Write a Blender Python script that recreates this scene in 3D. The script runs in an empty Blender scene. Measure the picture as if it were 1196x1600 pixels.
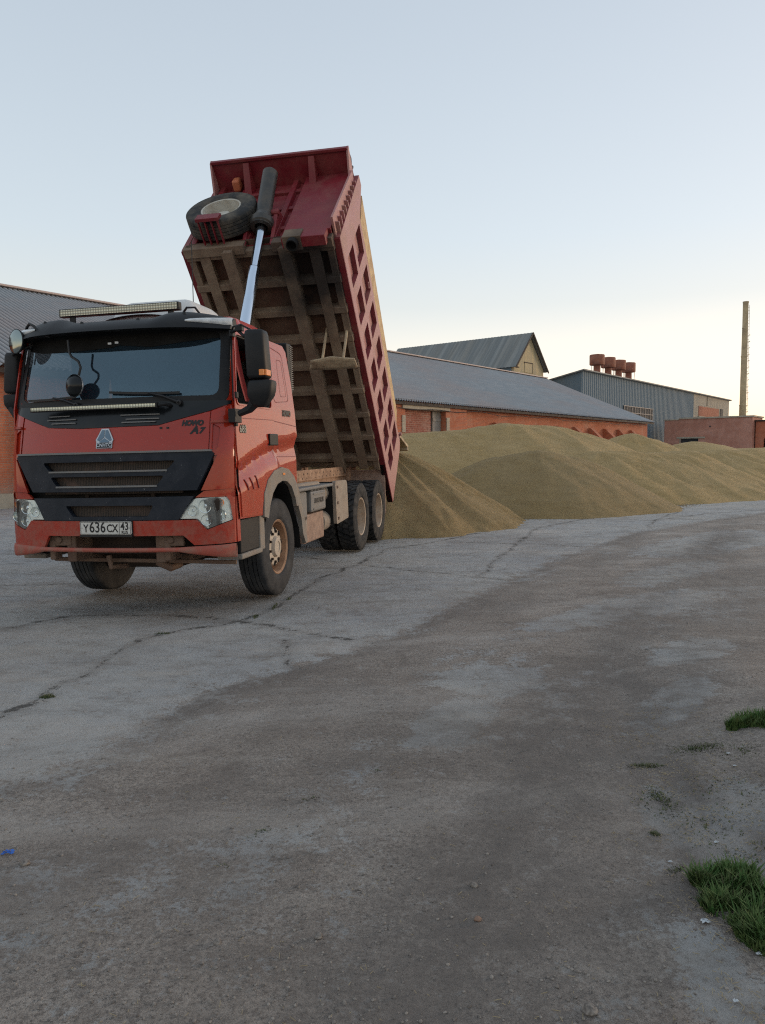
import bpy, bmesh, math, random
import numpy as np
from mathutils import Vector, Matrix, noise
from mathutils.geometry import delaunay_2d_cdt
random.seed(7); rng = np.random.default_rng(7)
scene = bpy.context.scene
col = scene.collection
R = math.radians

# ------------------------------------------------------------------ camera
CAM_H = 1.572
p_, r_ = R(4.48), 0.0087
fwd = Vector((0, math.cos(p_), -math.sin(p_)))
right = Vector((math.cos(r_), 0, -math.sin(r_))); right = (right - fwd * right.dot(fwd)).normalized()
up = right.cross(fwd)
cam = bpy.data.cameras.new('camera'); cam_o = bpy.data.objects.new('camera', cam); col.objects.link(cam_o)
m = Matrix((right, up, -fwd)).transposed().to_4x4(); m.translation = (0, 0, CAM_H); cam_o.matrix_world = m
cam.sensor_fit = 'VERTICAL'; cam.sensor_height = 36.0; cam.lens = 36.0 * 1150 / 1600
cam.clip_start = 0.05; cam.clip_end = 6000
scene.camera = cam_o
# ------------------------------------------------------------------ light
SUN_EL, SUN_AZ = R(4.0), R(66)          # azimuth measured from +Y towards +X
world = bpy.data.worlds.new('World'); scene.world = world; world.use_nodes = True
wn = world.node_tree; wn.nodes.clear()
sky = wn.nodes.new('ShaderNodeTexSky'); sky.sky_type = 'NISHITA'; sky.sun_disc = False
sky.sun_elevation = SUN_EL; sky.sun_rotation = SUN_AZ; sky.altitude = 100
sky.air_density = 1.0; sky.dust_density = 1.5; sky.ozone_density = 1.5
bg = wn.nodes.new('ShaderNodeBackground'); bg.inputs[1].default_value = 0.15
wo = wn.nodes.new('ShaderNodeOutputWorld')
gm = wn.nodes.new('ShaderNodeGamma'); gm.inputs[1].default_value = 0.22      # evening haze flattens the sky's contrast
tn = wn.nodes.new('ShaderNodeMix'); tn.data_type = 'RGBA'; tn.blend_type = 'MULTIPLY'; tn.inputs[0].default_value = 1; tn.inputs[7].default_value = (1.0, 1.0, 1.0, 1)
wtc = wn.nodes.new('ShaderNodeTexCoord'); wsp = wn.nodes.new('ShaderNodeSeparateXYZ'); wn.links.new(wtc.outputs['Generated'], wsp.inputs[0])
wr = wn.nodes.new('ShaderNodeValToRGB'); wr.color_ramp.elements[0].position = 0.0; wr.color_ramp.elements[0].color = (1.85, 1.48, 1.27, 1); _e = wr.color_ramp.elements.new(.12); _e.color = (1.38, 1.26, 1.16, 1); _e = wr.color_ramp.elements.new(.19); _e.color = (1.10, 1.09, 1.08, 1); _e = wr.color_ramp.elements.new(.27); _e.color = (1.02, 1.06, 1.11, 1); wr.color_ramp.elements[-1].position = .50; wr.color_ramp.elements[-1].color = (.915, .955, 1.02, 1)
wn.links.new(wsp.outputs['Z'], wr.inputs[0]); wn.links.new(wr.outputs[0], tn.inputs[7])

wn.links.new(sky.outputs[0], gm.inputs[0]); wn.links.new(gm.outputs[0], tn.inputs[6]); wn.links.new(tn.outputs[2], bg.inputs[0]); wn.links.new(bg.outputs[0], wo.inputs[0])
sun = bpy.data.lights.new('sun', 'SUN'); sun.energy = 0.3; sun.angle = R(14); sun.color = (1.0, 0.72, 0.48)
sun_o = bpy.data.objects.new('sun', sun); col.objects.link(sun_o)
sd = Vector((math.sin(SUN_AZ) * math.cos(SUN_EL), math.cos(SUN_AZ) * math.cos(SUN_EL), math.sin(SUN_EL)))
sun_o.rotation_euler = sd.to_track_quat('Z', 'Y').to_euler()
scene.view_settings.view_transform = 'Standard'; scene.view_settings.look = 'None'
scene.view_settings.exposure = 2.2; scene.view_settings.gamma = 1.0
scene.cycles.use_denoising = False; scene.cycles.filter_width = 1.15; scene.cycles.max_bounces = 6; scene.cycles.diffuse_bounces = 3; scene.cycles.sample_clamp_indirect = 3

# ------------------------------------------------------------------ helpers
def tag(o, label=None, cat=None, group=None, kind=None):
    if label: o['label'] = label
    if cat: o['category'] = cat
    if group: o['group'] = group
    if kind: o['kind'] = kind
    return o

def empty(name, mat4=None, **k):
    o = bpy.data.objects.new(name, None); col.objects.link(o)
    if mat4 is not None: o.matrix_basis = mat4
    o.empty_display_size = .3
    return tag(o, **k)

class MB:
    def __init__(s, xf=None): s.v = []; s.f = []; s.xf = xf
    def add(s, vs, fs):
        b = len(s.v)
        for p in vs:
            p = Vector(p); s.v.append(s.xf(p) if s.xf else p)
        s.f += [tuple(b + i for i in f) for f in fs]; return s
    def box(s, a, b, taper=0):
        x0, y0, z0 = a; x1, y1, z1 = b
        t = taper
        return s.add([(x0, y0, z0), (x1, y0, z0), (x1, y1, z0), (x0, y1, z0), (x0 + t, y0 + t, z1), (x1 - t, y0 + t, z1), (x1 - t, y1 - t, z1), (x0 + t, y1 - t, z1)],
              [(3, 2, 1, 0), (4, 5, 6, 7), (0, 1, 5, 4), (1, 2, 6, 5), (2, 3, 7, 6), (3, 0, 4, 7)])
    def bar(s, a, b, w, h=None, upv=(0, 0, 1)):
        a, b = Vector(a), Vector(b); h = h or w; d = (b - a).normalized(); u = Vector(upv)
        if abs(d.dot(u)) > .98: u = Vector((1, 0, 0))
        sx = d.cross(u).normalized() * w / 2; sz = sx.cross(d).normalized() * h / 2
        vs = [p + i * sx + j * sz for p in (a, b) for i, j in ((-1, -1), (1, -1), (1, 1), (-1, 1))]
        return s.add(vs, [(0, 1, 2, 3), (7, 6, 5, 4), (0, 4, 5, 1), (1, 5, 6, 2), (2, 6, 7, 3), (3, 7, 4, 0)])
    def tube(s, pts, r, n=10, cap=True):
        pts = [Vector(p) for p in pts]; rs = r if isinstance(r, (list, tuple)) else [r] * len(pts)
        vs = []; fs = []; prev = None
        for i, p in enumerate(pts):
            d = ((pts[min(i + 1, len(pts) - 1)] - pts[max(i - 1, 0)])).normalized()
            if prev is None:
                u = d.orthogonal().normalized()
            else:
                u = (prev - d * prev.dot(d)).normalized()
            prev = u; w = d.cross(u)
            for k in range(n):
                a = 2 * math.pi * k / n; vs.append(p + (u * math.cos(a) + w * math.sin(a)) * rs[i])
        for i in range(len(pts) - 1):
            for k in range(n):
                fs.append((i * n + k, i * n + (k + 1) % n, (i + 1) * n + (k + 1) % n, (i + 1) * n + k))
        if cap: fs.append(tuple(range(n))[::-1]); fs.append(tuple((len(pts) - 1) * n + k for k in range(n)))
        return s.add(vs, fs)
    def lathe(s, prof, c=(0, 0, 0), axis='x', n=48, sgn=1):
        # prof: (radius, along)
        vs = []; fs = []; c = Vector(c)
        for r, t in prof:
            for k in range(n):
                a = 2 * math.pi * k / n; ca, sa = r * math.cos(a), r * math.sin(a)
                if axis == 'x': q = (t * sgn, ca, sa)
                elif axis == 'y': q = (ca, t * sgn, sa)
                else: q = (ca, sa, t * sgn)
                vs.append(c + Vector(q))
        for i in range(len(prof) - 1):
            for k in range(n): fs.append((i * n + k, i * n + (k + 1) % n, (i + 1) * n + (k + 1) % n, (i + 1) * n + k))
        return s.add(vs, fs)
    def prism(s, poly, a, b, plane='xz'):
        # poly in plane, extruded from a to b along the third axis
        f = {'xz': lambda u, v, w: (u, w, v), 'yz': lambda u, v, w: (w, u, v), 'xy': lambda u, v, w: (u, v, w)}[plane]
        n = len(poly)
        vs = [f(u, v, a) for u, v in poly] + [f(u, v, b) for u, v in poly]
        return s.add(vs, [tuple(range(n)), tuple(range(2 * n - 1, n - 1, -1))] + [(i, i + n, (i + 1) % n + n, (i + 1) % n) for i in range(n)])
    def grid(s, nu, nv, f):
        vs = [f(i / (nu - 1), j / (nv - 1)) for j in range(nv) for i in range(nu)]
        return s.add(vs, [(j * nu + i, j * nu + i + 1, (j + 1) * nu + i + 1, (j + 1) * nu + i) for j in range(nv - 1) for i in range(nu - 1)])
    def build(s, name, mat, parent=None, smooth=None, bevel=0, bseg=2, recalc=True, **k):
        me = bpy.data.meshes.new(name); me.from_pydata([tuple(p) for p in s.v], [], s.f); me.validate()
        if recalc:
            bm = bmesh.new(); bm.from_mesh(me); bmesh.ops.recalc_face_normals(bm, faces=bm.faces); bm.to_mesh(me); bm.free()
        if smooth is not None:
            me.polygons.foreach_set('use_smooth', [True] * len(me.polygons)); me.set_sharp_from_angle(angle=R(smooth))
        me.materials.append(mat)
        o = bpy.data.objects.new(name, me); col.objects.link(o)
        if parent: o.parent = parent
        if bevel:
            bv = o.modifiers.new('bevel', 'BEVEL'); bv.width = bevel; bv.segments = bseg; bv.limit_method = 'ANGLE'; bv.angle_limit = R(40)
            bv.harden_normals = False
        return tag(o, **k)

def inside(p, poly):
    x, y = p; c = False; n = len(poly)
    for i in range(n):
        x0, y0 = poly[i]; x1, y1 = poly[(i + 1) % n]
        if (y0 > y) != (y1 > y) and x < (x1 - x0) * (y - y0) / (y1 - y0) + x0: c = not c
    return c
def densify(poly, sp):
    out = []
    for i in range(len(poly)):
        a, b = poly[i], poly[(i + 1) % len(poly)]; L = math.hypot(b[0] - a[0], b[1] - a[1]); n = max(1, int(L / sp))
        out += [(a[0] + (b[0] - a[0]) * t / n, a[1] + (b[1] - a[1]) * t / n) for t in range(n)]
    return out
def edgedist(p, poly):
    best = 9
    for i in range(len(poly)):
        a, b = poly[i], poly[(i + 1) % len(poly)]; dx, dy = b[0] - a[0], b[1] - a[1]
        t = max(0, min(1, ((p[0] - a[0]) * dx + (p[1] - a[1]) * dy) / (dx * dx + dy * dy + 1e-12)))
        best = min(best, math.hypot(p[0] - a[0] - t * dx, p[1] - a[1] - t * dy))
    return best
def panel(mb, outer, mapf, holes=(), sp=.06, off=0.0, thick=0.0, wall_mb=None):
    vs = []; es = []
    for poly in [outer] + list(holes):
        d = densify(poly, sp); b = len(vs); vs += d; es += [(b + i, b + (i + 1) % len(d)) for i in range(len(d))]
    xs = [p[0] for p in outer]; ys = [p[1] for p in outer]
    x = min(xs) + sp / 2
    while x < max(xs):
        y = min(ys) + sp / 2
        while y < max(ys):
            if inside((x, y), outer) and edgedist((x, y), outer) > sp * .35 and not any(inside((x, y), h) or edgedist((x, y), h) < sp * .35 for h in holes): vs.append((x, y))
            y += sp
        x += sp
    r = delaunay_2d_cdt([Vector(p) for p in vs], es, [], 0, 1e-5)
    V = r[0]; F = []
    for f in r[2]:
        c = (sum(V[i].x for i in f) / len(f), sum(V[i].y for i in f) / len(f))
        if inside(c, outer) and not any(inside(c, h) for h in holes): F.append(tuple(f))
    front = [mapf(p.x, p.y, off) for p in V]
    if thick:
        n = len(V); back = [mapf(p.x, p.y, off - thick) for p in V]
        cnt = {}
        for f in F:
            for i in range(len(f)):
                e = (f[i], f[(i + 1) % len(f)]); k = tuple(sorted(e)); cnt.setdefault(k, []).append(e)
        walls = [(e[0][1], e[0][0], e[0][0] + n, e[0][1] + n) for e in cnt.values() if len(e) == 1]
        if wall_mb: mb.add(front + back, F + [tuple(i + n for i in reversed(f)) for f in F]); wall_mb.add(front + back, walls)
        else: mb.add(front + back, F + [tuple(i + n for i in reversed(f)) for f in F] + walls)
    else: mb.add(front, F)
    return mb
def rrect(x0, y0, x1, y1, r, n=4):
    out = []
    for cx, cy, a0 in ((x1 - r, y0 + r, -90), (x1 - r, y1 - r, 0), (x0 + r, y1 - r, 90), (x0 + r, y0 + r, 180)):
        for i in range(n + 1):
            a = R(a0 + 90 * i / n); out.append((cx + r * math.cos(a), cy + r * math.sin(a)))
    return out
def rpoly(poly, r, n=4):
    out = []; N = len(poly)
    for i in range(N):
        p = Vector(poly[i]); a = Vector(poly[i - 1]); b = Vector(poly[(i + 1) % N])
        da = (a - p); db = (b - p); rr = min(r, da.length * .45, db.length * .45)
        A = p + da.normalized() * rr; B = p + db.normalized() * rr
        for k in range(n + 1):
            t = k / n; q = A * (1 - t) ** 2 + p * 2 * t * (1 - t) + B * t * t; out.append((q.x, q.y))
    return out
def text_mb(mb, s, size, mapf, align='CENTER', shear=0, bold=0, extr=0, spacing=1.0, xs=1.0):
    c = bpy.data.curves.new('t', 'FONT'); c.body = s; c.size = size; c.align_x = align; c.align_y = 'CENTER'; c.shear = shear; c.offset = bold; c.space_character = spacing
    c.resolution_u = 3
    o = bpy.data.objects.new('t', c); col.objects.link(o)
    bpy.context.view_layer.update()
    me = bpy.data.meshes.new_from_object(o.evaluated_get(bpy.context.evaluated_depsgraph_get()))
    mb.add([mapf(v.co.x * xs, v.co.y) for v in me.vertices], [tuple(p.vertices) for p in me.polygons])
    bpy.data.objects.remove(o); bpy.data.curves.remove(c)
    return mb

# ------------------------------------------------------------------ materials
def nodes(name):
    mt = bpy.data.materials.new(name); mt.use_nodes = True; return mt, mt.node_tree, mt.node_tree.nodes['Principled BSDF']
def N(t, typ, **k):
    n = t.nodes.new(typ)
    for a, b in k.items():
        if a.startswith('i_'): n.inputs[a[2:].replace('_', ' ')].default_value = b
        else: setattr(n, a, b)
    return n
def tex_coord(t, scale=(1, 1, 1), rot=(0, 0, 0), which='Object'):
    tc = N(t, 'ShaderNodeTexCoord'); mp = N(t, 'ShaderNodeMapping'); mp.inputs['Scale'].default_value = scale; mp.inputs['Rotation'].default_value = rot
    t.links.new(tc.outputs[which], mp.inputs['Vector']); return mp.outputs['Vector']
def nz(t, vec, scale, detail=4, rough=.55, dist=0):
    n = N(t, 'ShaderNodeTexNoise'); n.inputs['Scale'].default_value = scale; n.inputs['Detail'].default_value = detail; n.inputs['Roughness'].default_value = rough; n.inputs['Distortion'].default_value = dist
    t.links.new(vec, n.inputs['Vector']); return n.outputs['Fac']
def mr(t, val, a, b, c=0, d=1):
    n = N(t, 'ShaderNodeMapRange'); n.inputs['From Min'].default_value = a; n.inputs['From Max'].default_value = b; n.inputs['To Min'].default_value = c; n.inputs['To Max'].default_value = d
    t.links.new(val, n.inputs['Value']); return n.outputs['Result']
def mix(t, fac, a, b, mode='MIX'):
    n = N(t, 'ShaderNodeMix', data_type='RGBA', blend_type=mode)
    for s, v in ((0, fac), (6, a), (7, b)):
        if hasattr(v, 'is_output'): t.links.new(v, n.inputs[s])
        elif s == 0: n.inputs[0].default_value = v
        else: n.inputs[s].default_value = (*v, 1) if len(v) == 3 else v
    return n.outputs[2]
def math_(t, op, a, b=0):
    n = N(t, 'ShaderNodeMath', operation=op)
    for i, v in ((0, a), (1, b)):
        if hasattr(v, 'is_output'): t.links.new(v, n.inputs[i])
        else: n.inputs[i].default_value = v
    return n.outputs[0]
def bump(t, b, h, strength, dist=.01):
    n = N(t, 'ShaderNodeBump'); n.inputs['Strength'].default_value = strength; n.inputs['Distance'].default_value = dist
    t.links.new(h, n.inputs['Height']); t.links.new(n.outputs[0], b.inputs['Normal']); return n

def M(name, c, rough=.5, metal=0, c2=None, ns=3, lo=.35, hi=.65, dirt=None, damt=.5, dscale=2.2, dz=None, bmp=0, bscale=40, coat=0, ior=None, stretch=(1, 1, 1), specks=None, spec=.4):
    mt, t, b = nodes(name); v = tex_coord(t, stretch); colr = None
    base = c
    if c2: base = mix(t, mr(t, nz(t, v, ns, 5, .6, .4), lo, hi), c, c2)
    else: base = mix(t, mr(t, nz(t, v, 1.7, 3), .3, .7), tuple(x * .93 for x in c), tuple(min(1, x * 1.05) for x in c))
    rv = None
    if dirt:
        d = mr(t, nz(t, v, dscale, 8, .68, .3), .42, .68)
        if dz:   # more road dirt low down
            sp = N(t, 'ShaderNodeSeparateXYZ'); tc = N(t, 'ShaderNodeTexCoord'); t.links.new(tc.outputs['Object'], sp.inputs[0])
            g = mr(t, sp.outputs['Z'], dz[0], dz[1], 1, dz[2])
            d = math_(t, 'MULTIPLY', math_(t, 'ADD', math_(t, 'MULTIPLY', d, .7), .3), g)
        d = math_(t, 'MULTIPLY', d, damt)
        base = mix(t, d, base, dirt)
        rv = mr(t, d, 0, 1, rough, .9)
    if specks:
        s = mr(t, nz(t, v, 70, 2, .5), .70, .74); s2 = mr(t, nz(t, v, 5, 3), .45, .6); s = math_(t, 'MULTIPLY', s, s2)
        base = mix(t, math_(t, 'MULTIPLY', s, .6), base, specks)
    t.links.new(base, b.inputs['Base Color'])
    if rv is not None: t.links.new(rv, b.inputs['Roughness'])
    else:
        t.links.new(mr(t, nz(t, v, 6, 4), .3, .7, rough * .85, min(1, rough * 1.15)), b.inputs['Roughness'])
    b.inputs['Metallic'].default_value = metal
    b.inputs['Specular IOR Level'].default_value = spec
    if coat: b.inputs['Coat Weight'].default_value = coat; b.inputs['Coat Roughness'].default_value = .06
    if ior: b.inputs['IOR'].default_value = ior
    if bmp: bump(t, b, nz(t, v, bscale, 5, .6), bmp, .01)
    return mt

DUST = (.30, .22, .16)
MT = {}
MT['paint'] = M('cab_paint', (.37, .022, .006), .45, c2=(.32, .019, .006), ns=1.5, dirt=(.25, .12, .08), damt=.36, dscale=9, dz=(.6, 1.9, .03), coat=.75, spec=.15, specks=(.5, .36, .3))
MT['paint_low'] = M('bumper_paint', (.34, .034, .018), .45, spec=.25, dirt=(.26, .15, .11), damt=.5, dscale=12, coat=.25, specks=(.5, .38, .32))
MT['paint_dusty'] = M('bumper_lip_dirty', (.34, .075, .05), .6, dirt=(.25, .17, .13), damt=.75, dscale=7, bmp=.2)
MT['grille'] = M('grille_plastic', (.011, .016, .025), .45, spec=.2, dirt=(.10, .10, .11), damt=.2, dscale=5, specks=(.4, .4, .4))
MT['black'] = M('black_plastic', (.012, .013, .015), .5, dirt=(.08, .075, .07), damt=.12, dscale=5, spec=.25)
MT['gloss_black'] = M('gloss_black', (.008, .010, .012), .2, dirt=(.06, .06, .06), damt=.1, dscale=6, spec=.3)
MT['void'] = M('dark_void', (.006, .006, .006), .9)
MT['rubber'] = M('tyre_rubber', (.024, .026, .030), .72, spec=.2, dirt=(.12, .12, .12), damt=.4, dscale=5, bmp=.15, bscale=60)
MT['rubber_dark'] = M('tyre_rubber_shaded', (.012, .012, .013), .8, spec=.15, dirt=(.03, .027, .025), damt=.3, dscale=5)  # rubber copy darkened to paint in the shade under the truck
MT['rubber_rear'] = M('tyre_rubber_rear', (.018, .02, .023), .75, spec=.15, dirt=(.15, .135, .12), damt=.45, dscale=7, bmp=.25, bscale=60)
MT['rim'] = M('rim_beige', (.42, .34, .26), .55, dirt=(.30, .19, .12), damt=.7, dscale=6, bmp=.1)
MT['rim_rust'] = M('rim_rusty', (.34, .20, .12), .65, dirt=(.18, .10, .06), damt=.8, dscale=7, bmp=.2)
MT['hub'] = M('hub_dusty', (.46, .40, .33), .55, dirt=(.28, .2, .14), damt=.5, dscale=9)
MT['rim_grey'] = M('rim_grey', (.5, .48, .42), .5, dirt=(.24, .18, .12), damt=.6, dscale=5)
MT['chassis'] = M('chassis_brown', (.12, .07, .05), .75, c2=(.18, .12, .085), ns=5, dirt=(.13, .09, .07), damt=.6, dscale=9, bmp=.3, bscale=30)
MT['chassis_dark'] = M('chassis_dark', (.025, .02, .018), .8, spec=.15, c2=(.05, .036, .028), ns=4, bmp=.3, bscale=25)
MT['frame'] = M('frame_dusty', (.42, .27, .18), .7, c2=(.33, .2, .13), ns=5, dirt=(.16, .09, .06), damt=.7, dscale=11, bmp=.2)
MT['body'] = M('tipper_crimson', (.20, .015, .024), .5, c2=(.16, .012, .02), ns=2, dirt=(.24, .12, .09), damt=.28, dscale=3.5, specks=(.4, .3, .25))
MT['body_side'] = M('tipper_side_sheen_tint', (.40, .18, .178), .5, c2=(.34, .13, .13), ns=1.2, dirt=(.38, .27, .2), damt=.45, dscale=3, ior=1.6)  # crimson paled: warm horizon reflection put into the colour, with real dust
MT['body_in'] = M('tipper_side_recess', (.22, .045, .055), .6, dirt=(.33, .2, .16), damt=.35, dscale=3)  # darker copy for the rib flanks, their shade put into the colour
MT['under'] = M('tipper_underside_mud', (.19, .135, .095), .85, c2=(.27, .20, .14), ns=3.5, dirt=(.10, .055, .04), damt=.5, dscale=2, bmp=.5, bscale=25)
MT['pocket'] = M('tipper_floor_plate', (.11, .07, .05), .9, spec=.1, c2=(.16, .105, .075), ns=3, dirt=(.07, .03, .025), damt=.6, dscale=2.5, bmp=.4, bscale=20)
for _k in ('under', 'pocket'):      # exhaust soot burnt onto the steel round the heating outlet
    _t = MT[_k].node_tree; _b = _t.nodes['Principled BSDF']; _l = _b.inputs['Base Color'].links[0].from_socket
    _tc = N(_t, 'ShaderNodeTexCoord'); _vm = N(_t, 'ShaderNodeVectorMath', operation='DISTANCE'); _t.links.new(_tc.outputs['Object'], _vm.inputs[0]); _vm.inputs[1].default_value = (.78, 4.62, 4.40)
    _d = math_(_t, 'ADD', _vm.outputs['Value'], mr(_t, nz(_t, _tc.outputs['Object'], 2.5, 5), .3, .7, -.3, .3))
    _t.links.new(mix(_t, mr(_t, _d, .35, 1.15, .88, 0), _l, (.012, .012, .014)), _b.inputs['Base Color'])
MT['plank'] = M('yellow_board', (.56, .38, .17), .6, c2=(.42, .27, .13), ns=6, lo=.4, hi=.6, stretch=(3, 1, 1), bmp=.2)
MT['chrome'] = M('polished_rod', (.62, .70, .80), .14, metal=1)
MT['cyl'] = M('cylinder_dark', (.06, .06, .058), .38, dirt=(.2, .16, .12), damt=.35, dscale=5, metal=.4)
MT['fender'] = M('mudguard_grey', (.17, .16, .145), .7, c2=(.23, .21, .185), ns=5, dirt=(.28, .2, .14), damt=.6, dscale=8, bmp=.2)
MT['grey'] = M('grey_plastic', (.16, .16, .16), .55, dirt=(.24, .2, .16), damt=.5, dscale=7)
MT['cover'] = M('side_cover_dusty', (.26, .225, .185), .65, c2=(.31, .25, .2), ns=4, dirt=(.2, .15, .11), damt=.6, dscale=9)
MT['toolbox'] = M('box_brown', (.27, .17, .125), .7, c2=(.34, .23, .175), ns=4, dirt=(.15, .1, .08), damt=.6, dscale=9, bmp=.2)
MT['silver'] = M('silver', (.42, .44, .47), .35, metal=.7)
MT['white'] = M('white_plastic', (.62, .62, .61), .45, dirt=(.35, .33, .3), damt=.25)
MT['plate'] = M('plate_white', (.62, .61, .57), .4, dirt=(.4, .37, .32), damt=.3, dscale=12)
MT['ink'] = M('ink_black', (.012, .012, .014), .5)
MT['amber'] = M('amber_lens', (.75, .25, .06), .25)
MT['reflector'] = M('lamp_reflector', (.85, .88, .87), .16, metal=1, c2=(.45, .5, .5), ns=30)
MT['steel'] = M('mirror_glass', (.5, .56, .58), .06, metal=1)
MT['conv'] = M('round_mirror_face', (.25, .29, .28), .12, metal=1)
MT['tan'] = M('tan_sheet', (.52, .42, .28), .75, c2=(.28, .2, .13), ns=4, bmp=.2)
MT['curtain'] = M('curtain_red', (.3, .05, .05), .8)
MT['seat'] = M('cab_interior', (.07, .068, .068), .8)
def glass(name, c, alpha, ior=1.5, rough=.02):
    mt, t, b = nodes(name); b.inputs['Base Color'].default_value = (*c, 1); b.inputs['Roughness'].default_value = rough; b.inputs['IOR'].default_value = ior
    v = tex_coord(t); t.links.new(mr(t, nz(t, v, 3, 6, .7), .3, .8, alpha - .02, min(1, alpha + .05)), b.inputs['Alpha']); return mt
MT['glass'] = glass('windscreen_glass', (.016, .028, .040), .86, 2.15, .03)
MT['glass'].node_tree.nodes['Principled BSDF'].inputs['Specular Tint'].default_value = (.58, .84, 1.0, 1)
MT['sideglass'] = glass('passenger_glass', (.35, .5, .45), .12, 1.3)
MT['lens'] = glass('headlight_lens', (.8, .85, .82), .08, 1.45, .05)

def led_mat():
    mt, t, b = nodes('led_strip'); v = tex_coord(t, (1, 1, 1))
    vo = N(t, 'ShaderNodeTexVoronoi'); vo.inputs['Scale'].default_value = 34; vo.inputs['Randomness'].default_value = 0.0; t.links.new(v, vo.inputs['Vector'])
    f = mr(t, vo.outputs['Distance'], .25, .55); t.links.new(mix(t, f, (.85, .82, .62), (.30, .29, .22)), b.inputs['Base Color']); b.inputs['Roughness'].default_value = .25
    bump(t, b, vo.outputs['Distance'], .8, .01); return mt
MT['led'] = led_mat()
def radiator():
    mt, t, b = nodes('radiator_fins'); v = tex_coord(t)
    w = N(t, 'ShaderNodeTexWave', bands_direction='X'); w.inputs['Scale'].default_value = 18; w.inputs['Distortion'].default_value = .5; t.links.new(v, w.inputs['Vector'])
    c = mix(t, w.outputs['Fac'], (.012, .011, .01), (.07, .05, .038)); c = mix(t, mr(t, nz(t, v, 5, 5), .5, .7), c, (.10, .06, .045))
    t.links.new(c, b.inputs['Base Color']); b.inputs['Roughness'].default_value = .8; return mt
MT['radiator'] = radiator()

def brick(name, c1, c2, mortar, wx=.26, hz=.077, patch=None, rough=.9):
    mt, t, b = nodes(name); tc = N(t, 'ShaderNodeTexCoord'); sp = N(t, 'ShaderNodeSeparateXYZ'); t.links.new(tc.outputs['Object'], sp.inputs[0])
    cb = N(t, 'ShaderNodeCombineXYZ'); t.links.new(math_(t, 'ADD', sp.outputs['X'], sp.outputs['Y']), cb.inputs[0]); t.links.new(sp.outputs['Z'], cb.inputs[1])
    br = N(t, 'ShaderNodeTexBrick'); br.inputs['Scale'].default_value = 1; br.inputs['Brick Width'].default_value = wx; br.inputs['Row Height'].default_value = hz
    br.inputs['Mortar Size'].default_value = .013; br.inputs['Mortar Smooth'].default_value = .3; br.inputs['Bias'].default_value = -.1
    br.inputs['Color1'].default_value = (*c1, 1); br.inputs['Color2'].default_value = (*c2, 1); br.inputs['Mortar'].default_value = (*mortar, 1)
    t.links.new(cb.outputs[0], br.inputs['Vector'])
    v = tc.outputs['Object']
    c = mix(t, mr(t, nz(t, v, .5, 6, .65), .38, .6, 0, .75), br.outputs['Color'], tuple(x * .62 for x in c1))
    c = mix(t, mr(t, nz(t, v, .9, 8, .75), .5, .68, 0, .6), c, patch or mortar)
    c = mix(t, mr(t, nz(t, v, 9, 5, .7), .35, .75, 0, .35), c, tuple(x * .5 for x in c2))
    zz = mr(t, math_(t, 'ADD', sp.outputs['Z'], nz(t, v, 1.2, 5)), .7, 1.5, .8, 0)
    c = mix(t, zz, c, (.30, .25, .2))
    t.links.new(c, b.inputs['Base Color']); b.inputs['Roughness'].default_value = rough
    bump(t, b, br.outputs['Fac'], -.5, .01); return mt
MT['brick'] = brick('red_brick', (.60, .17, .075), (.44, .11, .05), (.34, .24, .18), patch=(.46, .26, .18))
MT['brick_infill'] = brick('rough_infill_brick', (.40, .13, .085), (.22, .065, .045), (.50, .36, .29), wx=.30, hz=.115)
MT['brick_dark'] = brick('purple_brick', (.60, .26, .18), (.46, .20, .145), (.48, .32, .25), patch=(.55, .32, .26))
MT['roof'] = M('fibre_cement_roof', (.28, .30, .315), .8, spec=.25, c2=(.34, .345, .35), ns=.8, dirt=(.36, .27, .24), damt=.55, dscale=.11, stretch=(1, 2.4, 1), bmp=.1, bscale=8)  # warm patches of the dirt colour stand for low sun on the roof
_t = MT['roof'].node_tree; _b = _t.nodes['Principled BSDF']; _l = _b.inputs['Base Color'].links[0].from_socket
_sp = N(_t, 'ShaderNodeSeparateXYZ'); _tc = N(_t, 'ShaderNodeTexCoord'); _t.links.new(_tc.outputs['Object'], _sp.inputs[0])
_w = math_(_t, 'SINE', math_(_t, 'MULTIPLY', _sp.outputs['X'], 2 * math.pi / .22))      # dark stripes painted in as shade in the troughs of the sheets
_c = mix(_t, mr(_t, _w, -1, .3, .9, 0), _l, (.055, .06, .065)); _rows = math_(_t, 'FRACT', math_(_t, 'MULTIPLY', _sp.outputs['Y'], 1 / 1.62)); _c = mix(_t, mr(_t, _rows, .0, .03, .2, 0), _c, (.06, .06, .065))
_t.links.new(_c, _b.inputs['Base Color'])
MT['roof2'] = M('metal_roof_grey', (.15, .165, .168), .7, c2=(.22, .23, .225), ns=1.3, lo=.45, hi=.6, stretch=(.05, 1.6, .05), dirt=(.2, .17, .13), damt=.35, dscale=.4)
MT['ridge'] = M('ridge_cap', (.5, .4, .36), .6)
MT['wood_dark'] = M('eave_timber', (.04, .03, .026), .8)
MT['concrete'] = M('old_concrete', (.42, .37, .29), .85, c2=(.33, .28, .22), ns=2)
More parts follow.
